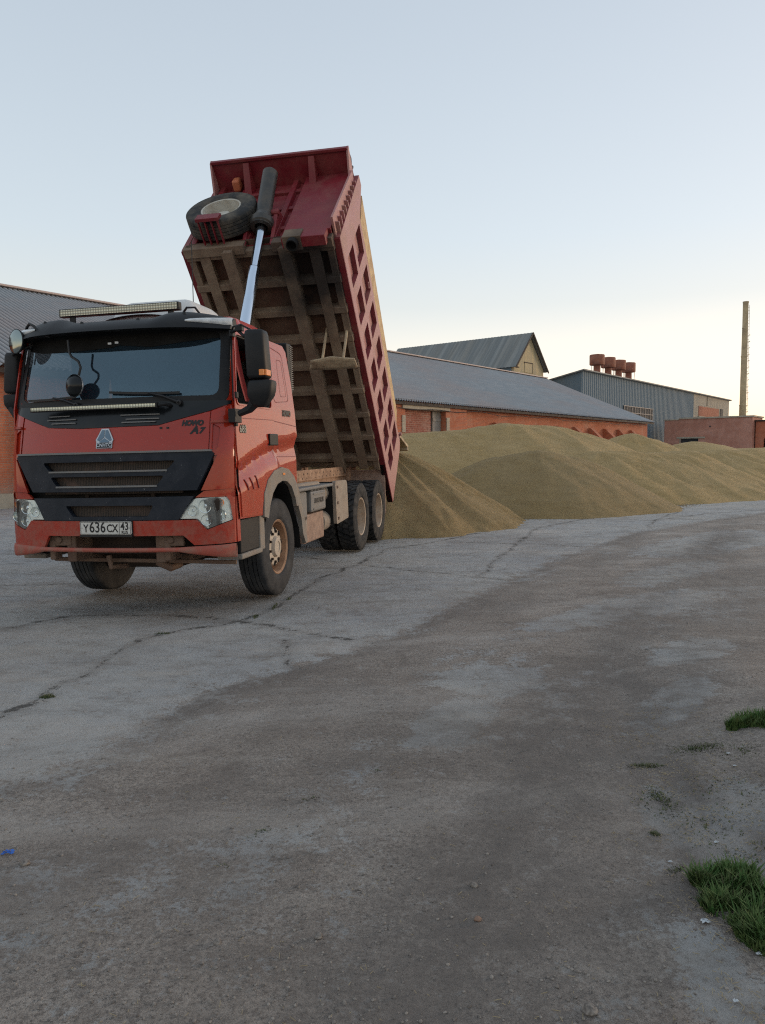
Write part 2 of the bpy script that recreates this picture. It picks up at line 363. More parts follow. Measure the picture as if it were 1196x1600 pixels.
def corr_mat(name, c, c2, sc=9.0, rough=.8):
    mt, t, b = nodes(name); tc = N(t, 'ShaderNodeTexCoord'); sp = N(t, 'ShaderNodeSeparateXYZ'); t.links.new(tc.outputs['Object'], sp.inputs[0])
    cb = N(t, 'ShaderNodeCombineXYZ'); t.links.new(math_(t, 'ADD', sp.outputs['X'], sp.outputs['Y']), cb.inputs[0])
    n1 = nz(t, cb.outputs[0], 1.2, 3, .7); v = tex_coord(t, (1, 1, .15)); n2 = nz(t, v, .6, 6, .7)
    cc = mix(t, mr(t, n1, .35, .65), c, c2); cc = mix(t, mr(t, n2, .5, .75, 0, .5), cc, (c2[0] * 1.35, c2[1] * 1.2, c2[2] * 1.1))
    t.links.new(cc, b.inputs['Base Color']); b.inputs['Roughness'].default_value = rough; return mt
MT['blue'] = corr_mat('blue_sheet', (.10, .15, .19), (.13, .18, .215))
MT['pale'] = corr_mat('pale_sheet', (.36, .32, .26), (.44, .38, .29))
MT['gable'] = corr_mat('weathered_boards', (.33, .29, .20), (.50, .40, .22))
MT['rustpipe'] = M('rusty_vent', (.33, .105, .055), .75, c2=(.20, .075, .05), ns=1.6, dirt=(.35, .25, .2), damt=.3, dscale=2, bmp=.2)
MT['chimney'] = M('chimney_steel', (.56, .45, .27), .75, c2=(.40, .31, .19), ns=.5, dirt=(.2, .15, .1), damt=.5, dscale=.8)
MT['window'] = M('dark_window', (.05, .055, .06), .7, spec=.08)
MT['redwin'] = M('red_window_strip', (.36, .15, .10), .8, spec=.1)

def grain_mat(name='oat_grain', k=1.0):
    mt, t, b = nodes(name); v = tex_coord(t)
    c = mix(t, mr(t, nz(t, v, 120, 4, .85), .34, .66), (.09, .055, .022), (.62, .43, .19))
    c = mix(t, mr(t, nz(t, v, 45, 4, .7), .35, .65, 0, .5), c, (.19, .13, .055))
    vs = tex_coord(t, (.35, .35, 2.2)); n3 = nz(t, vs, 3.5, 6, .65, .6)
    c = mix(t, mr(t, n3, .4, .62, 0, .6), c, (.38, .27, .13))
    c = mix(t, mr(t, nz(t, v, .35, 3), .35, .65, 0, .4), c, (.38, .275, .15))
    c = mix(t, 1.0, c, (k, k, k * .93), 'MULTIPLY')
    t.links.new(c, b.inputs['Base Color']); b.inputs['Roughness'].default_value = .9
    h = math_(t, 'ADD', math_(t, 'MULTIPLY', nz(t, v, 180, 3, .8), .35), math_(t, 'ADD', math_(t, 'MULTIPLY', n3, 1.6), nz(t, v, 28, 5, .7)))
    bump(t, b, h, 1.0, .07); return mt
MT['grain'] = grain_mat(k=1.38); MT['grain_shaded'] = grain_mat('shaded_grain', 1.06)  # second grain is a darker copy, shade of the front heaps in its colour

def ground_mat():
    mt, t, b = nodes('yard_ground'); v = tex_coord(t)
    at = N(t, 'ShaderNodeAttribute', attribute_name='dirt'); cr = N(t, 'ShaderNodeAttribute', attribute_name='crack'); fe = N(t, 'ShaderNodeAttribute', attribute_name='dark')
    n1 = nz(t, v, .6, 6, .65); n2 = nz(t, v, 5, 8, .7); n3 = nz(t, v, 40, 5, .75); n4 = nz(t, v, 170, 3, .7)
    # concrete
    con = mix(t, mr(t, n1, .35, .65), (.37, .375, .38), (.46, .455, .435))
    con = mix(t, mr(t, n2, .45, .75, 0, .55), con, (.22, .195, .17)); con = mix(t, mr(t, n3, .55, .75, 0, .45), con, (.15, .14, .13))
    con = mix(t, mr(t, nz(t, v, .35, 4, .6), .5, .7, 0, .45), con, (.35, .31, .255))
    # dirt with grit
    dr = mix(t, mr(t, n1, .35, .65), (.36, .305, .262), (.47, .405, .35))
    dr = mix(t, mr(t, n2, .35, .7, 0, .7), dr, (.50, .43, .37)); dr = mix(t, mr(t, n3, .42, .66, 0, .8), dr, (.13, .108, .095))
    vo = N(t, 'ShaderNodeTexVoronoi'); vo.inputs['Scale'].default_value = 38; t.links.new(v, vo.inputs['Vector'])
    vo2 = N(t, 'ShaderNodeTexVoronoi'); vo2.inputs['Scale'].default_value = 85; t.links.new(v, vo2.inputs['Vector'])
    sel = math_(t, 'MULTIPLY', mr(t, vo.outputs['Distance'], .14, .24, 1, 0), mr(t, nz(t, v, 22, 5, .7), .56, .62))
    sel2 = math_(t, 'MULTIPLY', mr(t, vo2.outputs['Distance'], .18, .30, 1, 0), mr(t, nz(t, v, 35, 5, .7), .53, .60))
    peb = mix(t, sel, dr, mix(t, vo.outputs['Color'], (.20, .185, .17), (.40, .37, .34)))
    peb = mix(t, sel2, peb, mix(t, vo2.outputs['Color'], (.11, .105, .10), (.36, .33, .30)))
    n5 = nz(t, v, 300, 4, .85); n6 = nz(t, v, 95, 5, .8)
    peb = mix(t, mr(t, n5, .46, .34, 0, .85), peb, (.05, .043, .04)); peb = mix(t, mr(t, n5, .56, .66, 0, .8), peb, (.60, .55, .49))
    peb = mix(t, mr(t, n6, .48, .38, 0, .7), peb, (.075, .066, .06)); peb = mix(t, mr(t, n6, .55, .64, 0, .55), peb, (.48, .42, .36))
    peb = mix(t, mr(t, nz(t, v, 2.3, 7, .75, .8), .48, .62, 0, .5), peb, (.15, .118, .098))
    con = mix(t, mr(t, n5, .42, .30, 0, .25), con, (.18, .18, .18)); con = mix(t, mr(t, n6, .56, .68, 0, .3), con, (.50, .49, .46)); con = mix(t, mr(t, n6, .42, .32, 0, .45), con, (.13, .12, .112))
    con = mix(t, mr(t, nz(t, v, 1.6, 8, .75, 1.0), .5, .64, 0, .45), con, (.20, .178, .155))
    thr = math_(t, 'ADD', at.outputs['Fac'], math_(t, 'ADD', mr(t, n2, .3, .7, -.55, .55), mr(t, n3, .3, .7, -.30, .30)))
    dm = mr(t, thr, .34, .66)
    c = mix(t, dm, con, peb)
    vr = tex_coord(t, (.32, 1, 1), (0, 0, R(-58)))
    t1 = nz(t, vr, .9, 6, .7, .5); t2 = nz(t, vr, 3.2, 6, .7, .6); t3 = nz(t, v, .28, 4, .6)
    c = mix(t, mr(t, t1, .50, .66, 0, .55), c, (.50, .46, .42)); c = mix(t, mr(t, t2, .53, .68, 0, .42), c, (.52, .47, .41))
    c = mix(t, mr(t, t2, .46, .34, 0, .45), c, (.16, .135, .117)); c = mix(t, mr(t, t3, .48, .36, 0, .35), c, (.25, .205, .17))
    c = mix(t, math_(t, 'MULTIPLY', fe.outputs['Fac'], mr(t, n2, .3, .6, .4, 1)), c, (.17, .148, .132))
    cw = math_(t, 'ADD', cr.outputs['Fac'], mr(t, n3, .25, .75, -.03, .03)); cw = math_(t, 'ADD', cw, mr(t, n2, .3, .7, -.05, .05))
    cm = mr(t, cw, -.004, .018, .8, 0); cm2 = mr(t, cw, .0, .09, .3, 0)
    c = mix(t, cm2, c, (.12, .095, .075)); c = mix(t, cm, c, (.035, .032, .028))
    t.links.new(c, b.inputs['Base Color']); b.inputs['Roughness'].default_value = .93
    h = math_(t, 'ADD', math_(t, 'MULTIPLY', n2, 2.0), math_(t, 'MULTIPLY', n3, 1.0))
    h = math_(t, 'ADD', h, math_(t, 'ADD', math_(t, 'MULTIPLY', n4, .35), math_(t, 'MULTIPLY', n6, .7))); h = math_(t, 'ADD', h, math_(t, 'MULTIPLY', math_(t, 'MULTIPLY', math_(t, 'ADD', sel, math_(t, 'MULTIPLY', sel2, .5)), dm), .9))
    h = math_(t, 'SUBTRACT', h, math_(t, 'MULTIPLY', cm, .6))
    bump(t, b, h, .85, .022); return mt
MT['ground'] = ground_mat()
MT['grass'] = M('grass_blades', (.036, .095, .022), .75, c2=(.08, .14, .04), ns=30, spec=.2, dirt=(.22, .19, .10), damt=.4, dscale=18)
MT['drygrass'] = M('dry_weeds', (.09, .10, .05), .8, c2=(.05, .075, .03), ns=20, spec=.2, dirt=(.20, .17, .11), damt=.5, dscale=14)
MT['stone'] = M('stones', (.12, .105, .094), .9, c2=(.27, .24, .21), ns=45, lo=.4, hi=.6, spec=.15)
MT['straw'] = M('straw_bits', (.36, .29, .17), .8, c2=(.22, .17, .1), ns=5)
MT['bluebit'] = M('blue_plastic', (.03, .12, .45), .5)
MT['litter'] = M('white_litter', (.45, .48, .50), .6)

# ------------------------------------------------------------------ ground
BOUND = [(-40, -40), (-6, .2), (-1.86, 3.44), (-1.53, 3.78), (-1.4, 4.24), (-1.18, 4.89), (-.71, 5.33), (-.21, 5.94), (.23, 6.48), (.66, 7.43), (1.49, 8.89), (2.63, 11.07), (5.13, 14.6), (9.9, 18.97), (60, 60), (300, 280)]
CRACKS = [[(-9, 5.2), (-3.57, 6.74), (-3.2, 7.28), (-2.67, 7.41), (-1.59, 7.21), (-.75, 6.52), (-.05, 6.15), (.23, 6.3)],
          [(-1.04, 8.19), (-1.27, 7.2), (-1.97, 6.56), (-2.18, 6.01), (-2.23, 4.92), (-2.4, 4.48), (-2.6, 2.6)],
          [(-.87, 6.18), (-.8, 5.8), (-.63, 5.24)], [(-3, 12.6), (-1.18, 11.31), (.36, 9.96), (1.61, 9.12), (2.6, 8.6)],
          [(-1.04, 8.19), (-.8, 9.5), (-.3, 10.6), (.02, 12.24), (.95, 13.27), (2.1, 14.85), (3.2, 16.3)], [(1.2, 9.3), (2.2, 12.4), (3.3, 15.6), (5.2, 18)], [(3.4, 12.4), (2.4, 12.9), (1.3, 13.3)],
          [(-9, 8.2), (-6, 9.6), (-4.8, 9.1), (-3.4, 9.3)], [(5.5, 15.2), (6.3, 17), (8.8, 21)], [(6.2, 16.9), (8.6, 19.0), (12, 20.5)]]
def seg_d(X, Y, P):
    best = np.full(X.shape, 1e9)
    sgn = np.ones(X.shape)
    for (x0, y0), (x1, y1) in zip(P[:-1], P[1:]):
        dx, dy = x1 - x0, y1 - y0; t = np.clip(((X - x0) * dx + (Y - y0) * dy) / (dx * dx + dy * dy), 0, 1)
        ex, ey = X - x0 - t * dx, Y - y0 - t * dy; d = np.hypot(ex, ey); s = np.sign(dy * ex - dx * ey)
        k = d < best; best = np.where(k, d, best); sgn = np.where(k, s, sgn)
    return best, sgn
def vnoise(X, Y, sc, seed=0, octv=4):
    out = np.zeros(X.shape); amp = 1; tot = 0
    for o in range(octv):
        r2 = np.random.default_rng(seed * 31 + o); T = r2.random((257, 257)); u = X / sc * 2 ** o + 77.3; v = Y / sc * 2 ** o + 31.7
        i = np.floor(u).astype(int); j = np.floor(v).astype(int); fu = u - i; fv = v - j; fu = fu * fu * (3 - 2 * fu); fv = fv * fv * (3 - 2 * fv)
        g = lambda a, b: T[a % 257, b % 257]
        out += amp * ((g(i, j) * (1 - fu) + g(i + 1, j) * fu) * (1 - fv) + (g(i, j + 1) * (1 - fu) + g(i + 1, j + 1) * fu) * fv); tot += amp; amp *= .55
    return out / tot - .5
def axis(lo, hi, st, far):
    a = list(np.arange(lo, hi, st)); g = st; x = hi; out = []
    while x < far: out.append(x); g *= 1.35; x += g
    out.append(far); g = st; x = lo - st; left = []
    while x > -far: left.append(x); g *= 1.35; x -= g
    left.append(-far); return np.array(left[::-1] + a + out)
gx = axis(-5.0, 9.0, .06, 2500); gy = axis(-.2, 20.0, .07, 2500)
GX, GY = np.meshgrid(gx, gy)
bd, bs = seg_d(GX, GY, BOUND)
sdist = bd * bs + .25 * vnoise(GX, GY, .8, 3)
mott = vnoise(GX, GY, 2.2, 5, 5)
dirt = np.clip(.5 + sdist * 2.2, 0, 1)
patch = np.clip((mott - .03) * 7, 0, .75)
STREAK = 1
PATCH = [(2.3, 7.2, 1.4, .35, 40), (.42, 4.25, .38, .2, 60), (.75, 5.0, .35, .3, 30), (1.75, 4.4, .55, .16, 50), (1.0, 2.0, .12, .3, 0), (2.4, 5.6, .5, .25, 45), (.35, 3.9, .25, .1, 0), (3.8, 9.5, 1.4, .4, 45), (6, 13, 2.6, .7, 48), (1.45, 2.9, .35, .45, 0)]
pm = np.zeros(GX.shape)
for px, py, a, b_, ang in PATCH:
    ca, sa = math.cos(R(ang)), math.sin(R(ang)); u = (GX - px) * ca + (GY - py) * sa; w = -(GX - px) * sa + (GY - py) * ca
    q = 1.25 - np.hypot(u / a, w / b_) + .9 * mott; pm = np.maximum(pm, np.clip(q * 2.5, 0, 1))
ca, sa = math.cos(R(58)), math.sin(R(58)); su, sv = (GX * ca + GY * sa) * .28, (-GX * sa + GY * ca)
streak = vnoise(su, sv, .45, 23, 5)
dirt = np.where(bs > 0, dirt * (1 - np.clip(np.maximum(patch * .4, pm * .9) + streak * 1.1, 0, .9)), dirt)
dirt = np.clip(dirt + np.where(bs < 0, np.clip(mott - .12, 0, 1) * 1.5, 0), 0, 1)
dirt = np.where(GY < 1.2, np.maximum(dirt, .6), dirt)
crack = np.full(GX.shape, 1.0)
for C_ in CRACKS: crack = np.minimum(crack, seg_d(GX + .22 * vnoise(GX, GY, .35, 9), GY + .22 * vnoise(GX, GY, .35, 11), C_)[0])
crack = np.where(bs > 0, np.maximum(crack, .03 + sdist * .1), crack)
edge_dark = np.exp(-((bd * bs - .12) / .13) ** 2) * .35
# darker patch of ground under the truck
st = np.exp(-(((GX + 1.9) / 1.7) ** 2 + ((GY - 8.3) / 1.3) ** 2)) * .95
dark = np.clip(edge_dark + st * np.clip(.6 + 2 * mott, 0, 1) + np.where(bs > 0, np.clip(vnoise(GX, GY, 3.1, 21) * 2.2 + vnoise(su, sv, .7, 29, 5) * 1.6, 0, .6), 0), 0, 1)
dark = np.clip(dark + np.exp(-((GX - 1.75 - .25 * (GY - 3)) / .65) ** 2 - ((GY - 3.1) / 1.3) ** 2) * np.clip(vnoise(GX, GY, .35, 61, 5) * 5 + .25, 0, .9), 0, 1)
TRK = [(9, 18.2), (5.2, 12.0), (3.2, 8.6), (2.1, 6.4), (1.25, 4.6), (.75, 3.4), (.35, 2.6), (.1, 1.9), (-.2, .5)]
td = seg_d(GX + .3 * vnoise(GX, GY, 1.0, 33), GY, TRK)[0]
dark = np.clip(dark + .75 * np.exp(-(td / .42) ** 2) * np.clip(.75 + 1.8 * streak + .9 * mott, 0, 1), 0, 1)
gz = .03 * vnoise(GX, GY, 2.5, 13) + np.where(bs > 0, .018 * vnoise(GX, GY, .5, 17), .004 * vnoise(GX, GY, .5, 17)) + .02 * np.clip(sdist, 0, 1) - .012

# trampled rise with weeds on the right-hand edge
gz += .09 * np.clip((GX - 1.25 - .12 * (GY - 2.2)) * 1.2, 0, 1) * (GY < 7) * (GY > .5) * np.clip((7 - GY) / 3, 0, 1)
tx_, ty_ = GX + 2.6, GY - 8.5
gz -= .03 * np.exp(-(tx_ / 1.6) ** 2 - (ty_ / 3) ** 2)
clod = np.exp(-((GX - 1.62 - .2 * (GY - 3)) / .45) ** 2 - ((GY - 3.05) / .75) ** 2); gz += clod * (.05 * np.abs(vnoise(GX, GY * .6, .22, 71, 3)) + .012 * vnoise(GX, GY, .12, 73, 3))
trk2 = seg_d(GX, GY, [(3.6, 8.9), (2.6, 6.9), (2.0, 5.4), (1.6, 4.3)])[0]
along = GX * .5 + GY * .87
gz += .012 * np.exp(-(trk2 / .14) ** 4) * np.sign(np.sin(along * 2 * math.pi / .14 + 3 * (trk2 / .14)))*.5
far_ = np.clip((np.hypot(GX, GY) - 40) / 40, 0, 1); gz *= (1 - far_)
gv = np.stack([GX, GY, gz], -1).reshape(-1, 3); ny, nx = GX.shape
idx = np.arange(ny * nx).reshape(ny, nx)
gf = np.stack([idx[:-1, :-1], idx[:-1, 1:], idx[1:, 1:], idx[1:, :-1]], -1).reshape(-1, 4)
me = bpy.data.meshes.new('ground'); me.from_pydata(gv.tolist(), [], gf.tolist())
me.polygons.foreach_set('use_smooth', [True] * len(me.polygons))
for nm, arr in (('dirt', dirt), ('crack', crack), ('dark', dark)):
    a = me.attributes.new(nm, 'FLOAT', 'POINT'); a.data.foreach_set('value', arr.reshape(-1).astype(np.float32))
me.materials.append(MT['ground'])
g = bpy.data.objects.new('ground', me); col.objects.link(g); tag(g, kind='structure', label='concrete and dirt yard with cracks and grit')
def gheight(x, y):
    j = min(max(np.searchsorted(gx, x) - 1, 0), nx - 2); i = min(max(np.searchsorted(gy, y) - 1, 0), ny - 2)
    u = (x - gx[j]) / (gx[j + 1] - gx[j]); w = (y - gy[i]) / (gy[i + 1] - gy[i])
    return float((gz[i, j] * (1 - u) + gz[i, j + 1] * u) * (1 - w) + (gz[i + 1, j] * (1 - u) + gz[i + 1, j + 1] * u) * w)

# ------------------------------------------------------------------ grain heaps
def heap(label, spine, slope=.52, rnd=.8, res=.10, rip=.03, furrow=0, fseed=0, group='heaps of grain along the yard', mt='grain'):
    P = np.array(spine, float); ext = P[:, 2].max() / slope + 1.2
    x0, x1 = P[:, 0].min() - ext, P[:, 0].max() + ext; y0, y1 = P[:, 1].min() - ext, P[:, 1].max() + ext
    cx, cy = P[:, 0].mean(), P[:, 1].mean()
    X, Y = np.meshgrid(np.arange(x0, x1, res), np.arange(y0, y1, res)); Z = np.full(X.shape, -9.)
    wx = X + .35 * vnoise(X, Y, 2.0, 41 + fseed); wy = Y + .35 * vnoise(X, Y, 2.0, 43 + fseed)
    segs = list(zip(P[:-1], P[1:])) if len(P) > 1 else [(P[0], P[0] + [1e-3, 0, 0])]
    for a, b in segs:
        dx, dy = b[0] - a[0], b[1] - a[1]; t = np.clip(((wx - a[0]) * dx + (wy - a[1]) * dy) / (dx * dx + dy * dy), 0, 1)
        d = np.hypot(wx - a[0] - t * dx, wy - a[1] - t * dy); h = a[2] + (b[2] - a[2]) * t
        ang = np.arctan2(Y - a[1], X - a[0])
        if furrow: h = h + furrow * (np.sin(ang * 11 + 2.5 * vnoise(X, Y, 1.2, 5) * 2 + fseed) * .5 + vnoise(np.cos(ang) * 3, np.sin(ang) * 3, .5, 8 + fseed) * 1.2) * np.clip(d * .8, 0, 1)
        Z = np.maximum(Z, h - slope * (np.sqrt(d * d + rnd * rnd) - rnd))
    Z += .16 * vnoise(X, Y, 2.6, 51 + fseed) + rip * 2 * vnoise(X, Y, .7, 53 + fseed) + rip * .6 * vnoise(X, Y, .22, 55 + fseed, 3)
    keep = Z > -.12; ny_, nx_ = X.shape
    idm = -np.ones(X.shape, int); used = np.zeros(X.shape, bool)
    q = keep[:-1, :-1] | keep[1:, :-1] | keep[:-1, 1:] | keep[1:, 1:]
    used[:-1, :-1] |= q; used[1:, :-1] |= q; used[:-1, 1:] |= q; used[1:, 1:] |= q
    Z = np.maximum(Z, -.15); idm[used] = np.arange(used.sum())
    vs = np.stack([X - cx, Y - cy, Z], -1)[used]
    jj, ii = np.nonzero(q); fs = np.stack([idm[jj, ii], idm[jj, ii + 1], idm[jj + 1, ii + 1], idm[jj + 1, ii]], -1)
    me = bpy.data.meshes.new('grain_heap'); me.from_pydata(vs.tolist(), [], fs.tolist()); me.polygons.foreach_set('use_smooth', [True] * len(me.polygons)); me.materials.append(MT[mt])
    o = bpy.data.objects.new('grain_heap', me); o.location = (cx, cy, 0); col.objects.link(o)
    return tag(o, label, 'grain heap', group)
def at(px, Y): return (px - 598) / 1150 * Y
def hz(px, py, Y):
    hor = 710 - .0087 * (px - 598); return CAM_H + (hor - py) / 1150 * Y
heap('freshly tipped grain heap with long furrows spilling from behind the raised truck body', [(-.7, 17.1, 1.7), (-.1, 16.85, 1.8), (.3, 17.1, 1.68)], .66, .4, .05, .012, .15, 0, mt='grain_shaded')
heap('smooth rounded grain heap in front, right of the freshly tipped furrowed one', [(3.5, 21.5, 1.5), (4.5, 21.4, 1.68), (5.3, 21.6, 1.5)], .56, .7, .07, .04, .05, 1, mt='grain_shaded')
heap('high broad grain heap against the door of the long brick barn', [(-.5, 29, 2.3), (at(690, 29.5), 29.5, 2.45), (at(790, 30), 30, 2.8), (at(850, 30.5), 30.5, 2.72), (at(890, 31), 31, 2.45)], .50, 1.1, .10, .05, .07, 2)
heap('peaked grain heap near the far end of the brick barn wall', [(at(950, 39), 39, 2.0), (at(985, 39.5), 39.5, 2.6), (at(1010, 39.5), 39.5, 2.3)], .52, .6, .10, .05, .07, 3)
heap('long low grain heap running to the right behind the rounded front heap', [(at(935, 25.5), 25.5, 1.62), (at(1010, 26.5), 26.5, 1.6), (at(1065, 27.5), 27.5, 1.6)], .50, .6, .09, .05, .08, 4)
heap('grain heap at the right edge of the picture beside the roadway', [(at(1110, 32), 32, 1.62), (at(1170, 33), 33, 1.64), (at(1260, 35), 35, 1.6)], .48, .7, .10, .05, .08, 5)
heap('low dark far grain heap below the purple brick building doorway', [(at(1040, 52), 52, 1.9), (at(1085, 52), 52, 2.25), (at(1120, 53), 53, 1.9)], .35, 1.5, .25, .04, 0, 6)
heap('far grain heap below the right end of the purple brick building', [(at(1150, 55), 55, 1.8), (at(1200, 56), 56, 1.85), (at(1260, 56), 56, 1.8)], .35, 1.5, .25, .04, 0, 7)

# ------------------------------------------------------------------ buildings
BDIR = math.atan2(.784, .62)
def bframe(x, y): return Matrix.Translation((x, y, 0)) @ Matrix.Rotation(BDIR, 4, 'Z')
def corr_sheet(mb, x0, x1, y0, z0, y1, z1, pitch=.2, amp=.045, th=.02, per=8):
    n = int((x1 - x0) / pitch * per); L = math.hypot(y1 - y0, z1 - z0); nyv, nzv = -(z1 - z0) / L, (y1 - y0) / L
    if nzv < 0: nyv, nzv = -nyv, -nzv
    vs = []; rows = 5
    for k in range(rows):
        t = k / (rows - 1)
        sag = -.03 * math.sin(t * math.pi)
        for i in range(n + 1):
            x = x0 + (x1 - x0) * i / n; a = amp * math.sin(2 * math.pi * x / pitch) + sag
            vs.append((x, y0 + (y1 - y0) * t + nyv * a, z0 + (z1 - z0) * t + nzv * a))
    fs = [(k * (n + 1) + i, k * (n + 1) + i + 1, (k + 1) * (n + 1) + i + 1, (k + 1) * (n + 1) + i) for k in range(rows - 1) for i in range(n)]
    return mb.add(vs, fs)
# --- long brick barn
barn = empty('brick_barn', bframe(-11.6, 23.1), label='long low red brick grain barn with grey corrugated roof and sloping buttresses', cat='barn')
S0, S1, WD, EH, RH = -16.0, 58.7, 21.0, 4.46, 9.00
w = MB()
hx0, hx1, hz0, hz1 = 20.25, 24.1, 0, 3.95
w.box((S0, 0, -.3), (hx0, .4, EH)); w.box((hx1, 0, -.3), (S1, .4, EH)); w.box((hx0, 0, hz1), (hx1, .4, EH))
w.box((S0, WD - .4, -.3), (S1, WD, EH))
for sx in (S0, S1 - .4):
    w.add([(sx, .4, -.3), (sx + .4, .4, -.3), (sx + .4, WD - .4, -.3), (sx, WD - .4, -.3), (sx, .4, EH), (sx + .4, .4, EH), (sx + .4, WD - .4, EH), (sx, WD - .4, EH), (sx, WD / 2, RH - .25), (sx + .4, WD / 2, RH - .25)],
          [(0, 4, 8, 7, 3), (1, 2, 6, 9, 5), (0, 1, 5, 4), (4, 5, 9, 8), (8, 9, 6, 7), (7, 6, 2, 3), (0, 3, 2, 1)])
w.build('wall', MT['brick'], barn)
# projecting brick portal round the gate
pt = MB(); pt.box((19.0, -.35, -.3), (hx0, -.003, EH - .02)).box((hx1, -.35, -.3), (26.3, -.003, EH - .02)).box((hx0, -.35, hz1 + .3), (hx1, -.003, EH - .02))
pt.build('gate_portal', MT['brick'], barn)
MB().box((hx0 - .3, -.42, hz1), (hx1 + .35, .1, hz1 + .3)).build('lintel', MT['concrete'], barn, bevel=.02)
MB().box((hx0 + .02, .05, -.3), (hx1 - .9, .3, hz1 - .005)).build('brick_infill', MT['brick_infill'], barn)
dd = MB(); dd.box((hx1 - .85, -.02, -.3), (hx1 - .05, .06, hz1 - .01)); 
for k in range(3): dd.box((hx1 - .86, -.05, 1.0 + k * 1.2), (hx1 - .04, -.025, 1.15 + k * 1.2))
dd.build('side_door', M('grey_door_boards', (.2, .19, .18), .7, c2=(.28, .25, .22), ns=4, stretch=(6, 1, .5)), barn)
for sx in (hx0 - .32, hx1 + .02):
    MB().box((sx, -.40, 2.7), (sx + .3, -.352, 3.6)).build('concrete_block', MT['concrete'], barn, bevel=.02)
for k in range(9):
    s = 30.25 + 3 * k
    b = MB(); b.prism([(-1.15, -.3), (-.004, -.3), (-.004, 3.5), (-.18, 3.5), (-1.15, 2.55)], s - .28, s + .28, 'yz'); b.build('buttress', MT['brick'], barn)
for s in (-12, -9, -6, -3, .6, 4, 7, 10, 13, 16):
    b = MB(); b.box((s - .3, -.25, -.3), (s + .3, -.004, EH - .03)); b.build('pilaster', MT['brick'], barn)
MB().box((S0, -.12, -.3), (18.98, -.005, .45)).build('plinth', MT['concrete'], barn)
pitch = (RH - EH) / (WD / 2)
oh = .55
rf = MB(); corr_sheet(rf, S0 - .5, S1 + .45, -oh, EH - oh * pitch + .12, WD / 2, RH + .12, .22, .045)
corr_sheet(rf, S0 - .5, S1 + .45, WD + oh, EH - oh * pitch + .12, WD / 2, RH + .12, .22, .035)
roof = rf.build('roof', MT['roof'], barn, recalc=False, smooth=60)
rc = MB(); rc.bar((S0 - .55, WD / 2, RH + .2), (S1 + .5, WD / 2, RH + .2), .4, .10); rc.build('ridge_cap', MT['ridge'], roof, bevel=.03)
fb = MB()
fb.box((S0 - .4, -.50, EH - .32), (S1 + .35, -.44, EH - .17)); fb.box((S0 - .4, -.44, EH - .06), (S1 + .35, -.005, EH - .02))
fb.box((S0 - .4, WD + .01, EH - .06), (S1 + .35, WD + .5, EH - .02))
x = S0 - .2
while x < S1 + .3:
    fb.box((x, -.42, EH - .2), (x + .12, -.006, EH - .07)); x += 1.5
fb.build('eave_timber', MT['wood_dark'], roof)
cb_ = MB(); pts = []
for k in range(60):
    s = 17 + k * .7; pts.append((s, -.46, EH - .42 - .10 * abs(math.sin(s * .35)) - .05 * math.sin(s * 1.3)))
cb_.tube(pts, .018, 5); cb_.build('cable', MT['black'], barn)

# --- cross gable house on the barn
up_ = empty('gabled_loft', bframe(15.1, 85), label='tall grey roofed loft house with a warm ochre boarded gable rising behind the barn', cat='barn')
GW, GL, GE, GR_ = 7.6, 19.0, 11.65, 15.65
w = MB(); w.box((.05, .0, 4), (GW - .05, GL, GE))
w.add([(.05, 0, GE), (GW - .05, 0, GE), (GW / 2, 0, GR_ - .2), (.05, GL, GE), (GW - .05, GL, GE), (GW / 2, GL, GR_ - .2)], [(0, 1, 2), (5, 4, 3), (0, 2, 5, 3), (1, 4, 5, 2)])
# the visible gable end faces the camera side (local y = 0)
w.build('wall', MT['gable'], up_)
MB().box((.0, .3, 4), (.045, GL, GE - .05)).build('side_boarding', MT['blue'], up_)
r2 = MB()
for sx, ex in ((-.35, 0), (GW + .35, 1)):
    zE = GE - .35
    n = 90
    vs = []
    for k in range(2):
        for i in range(n + 1):
            y = -.5 + (GL + .9) * i / n; a = .03 * (i % 2)
            xx = sx if k == 0 else GW / 2; z = zE + .05 if k == 0 else GR_
            vs.append((xx + (-a if ex == 0 else a) * .6, y, z + a))
    r2.add(vs, [(i, i + 1, n + 2 + i, n + 1 + i) for i in range(n)])
r2o = r2.build('roof', MT['roof2'], up_, recalc=False)
bb_ = MB()
for sx in (-.38, GW + .38): bb_.bar((sx, -.52, GE - .36), (GW / 2, -.52, GR_ - .03), .06, .22)
bb_.build('barge_board', MT['wood_dark'], r2o)
MB().box((2.6, -.05, 11.0), (4.6, -.003, 12.1)).build('loft_hatch', MT['gable'], up_)
MB().box((2.5, -.08, 12.1), (4.7, -.004, 12.2)).box((4.6, -.08, 11), (4.7, -.004, 12.1)).build('hatch_frame', MT['wood_dark'], up_)
MB().box((-.2, -.1, 11.4), (1.2, -.005, 11.5)).build('tie_beam', MT['wood_dark'], up_)

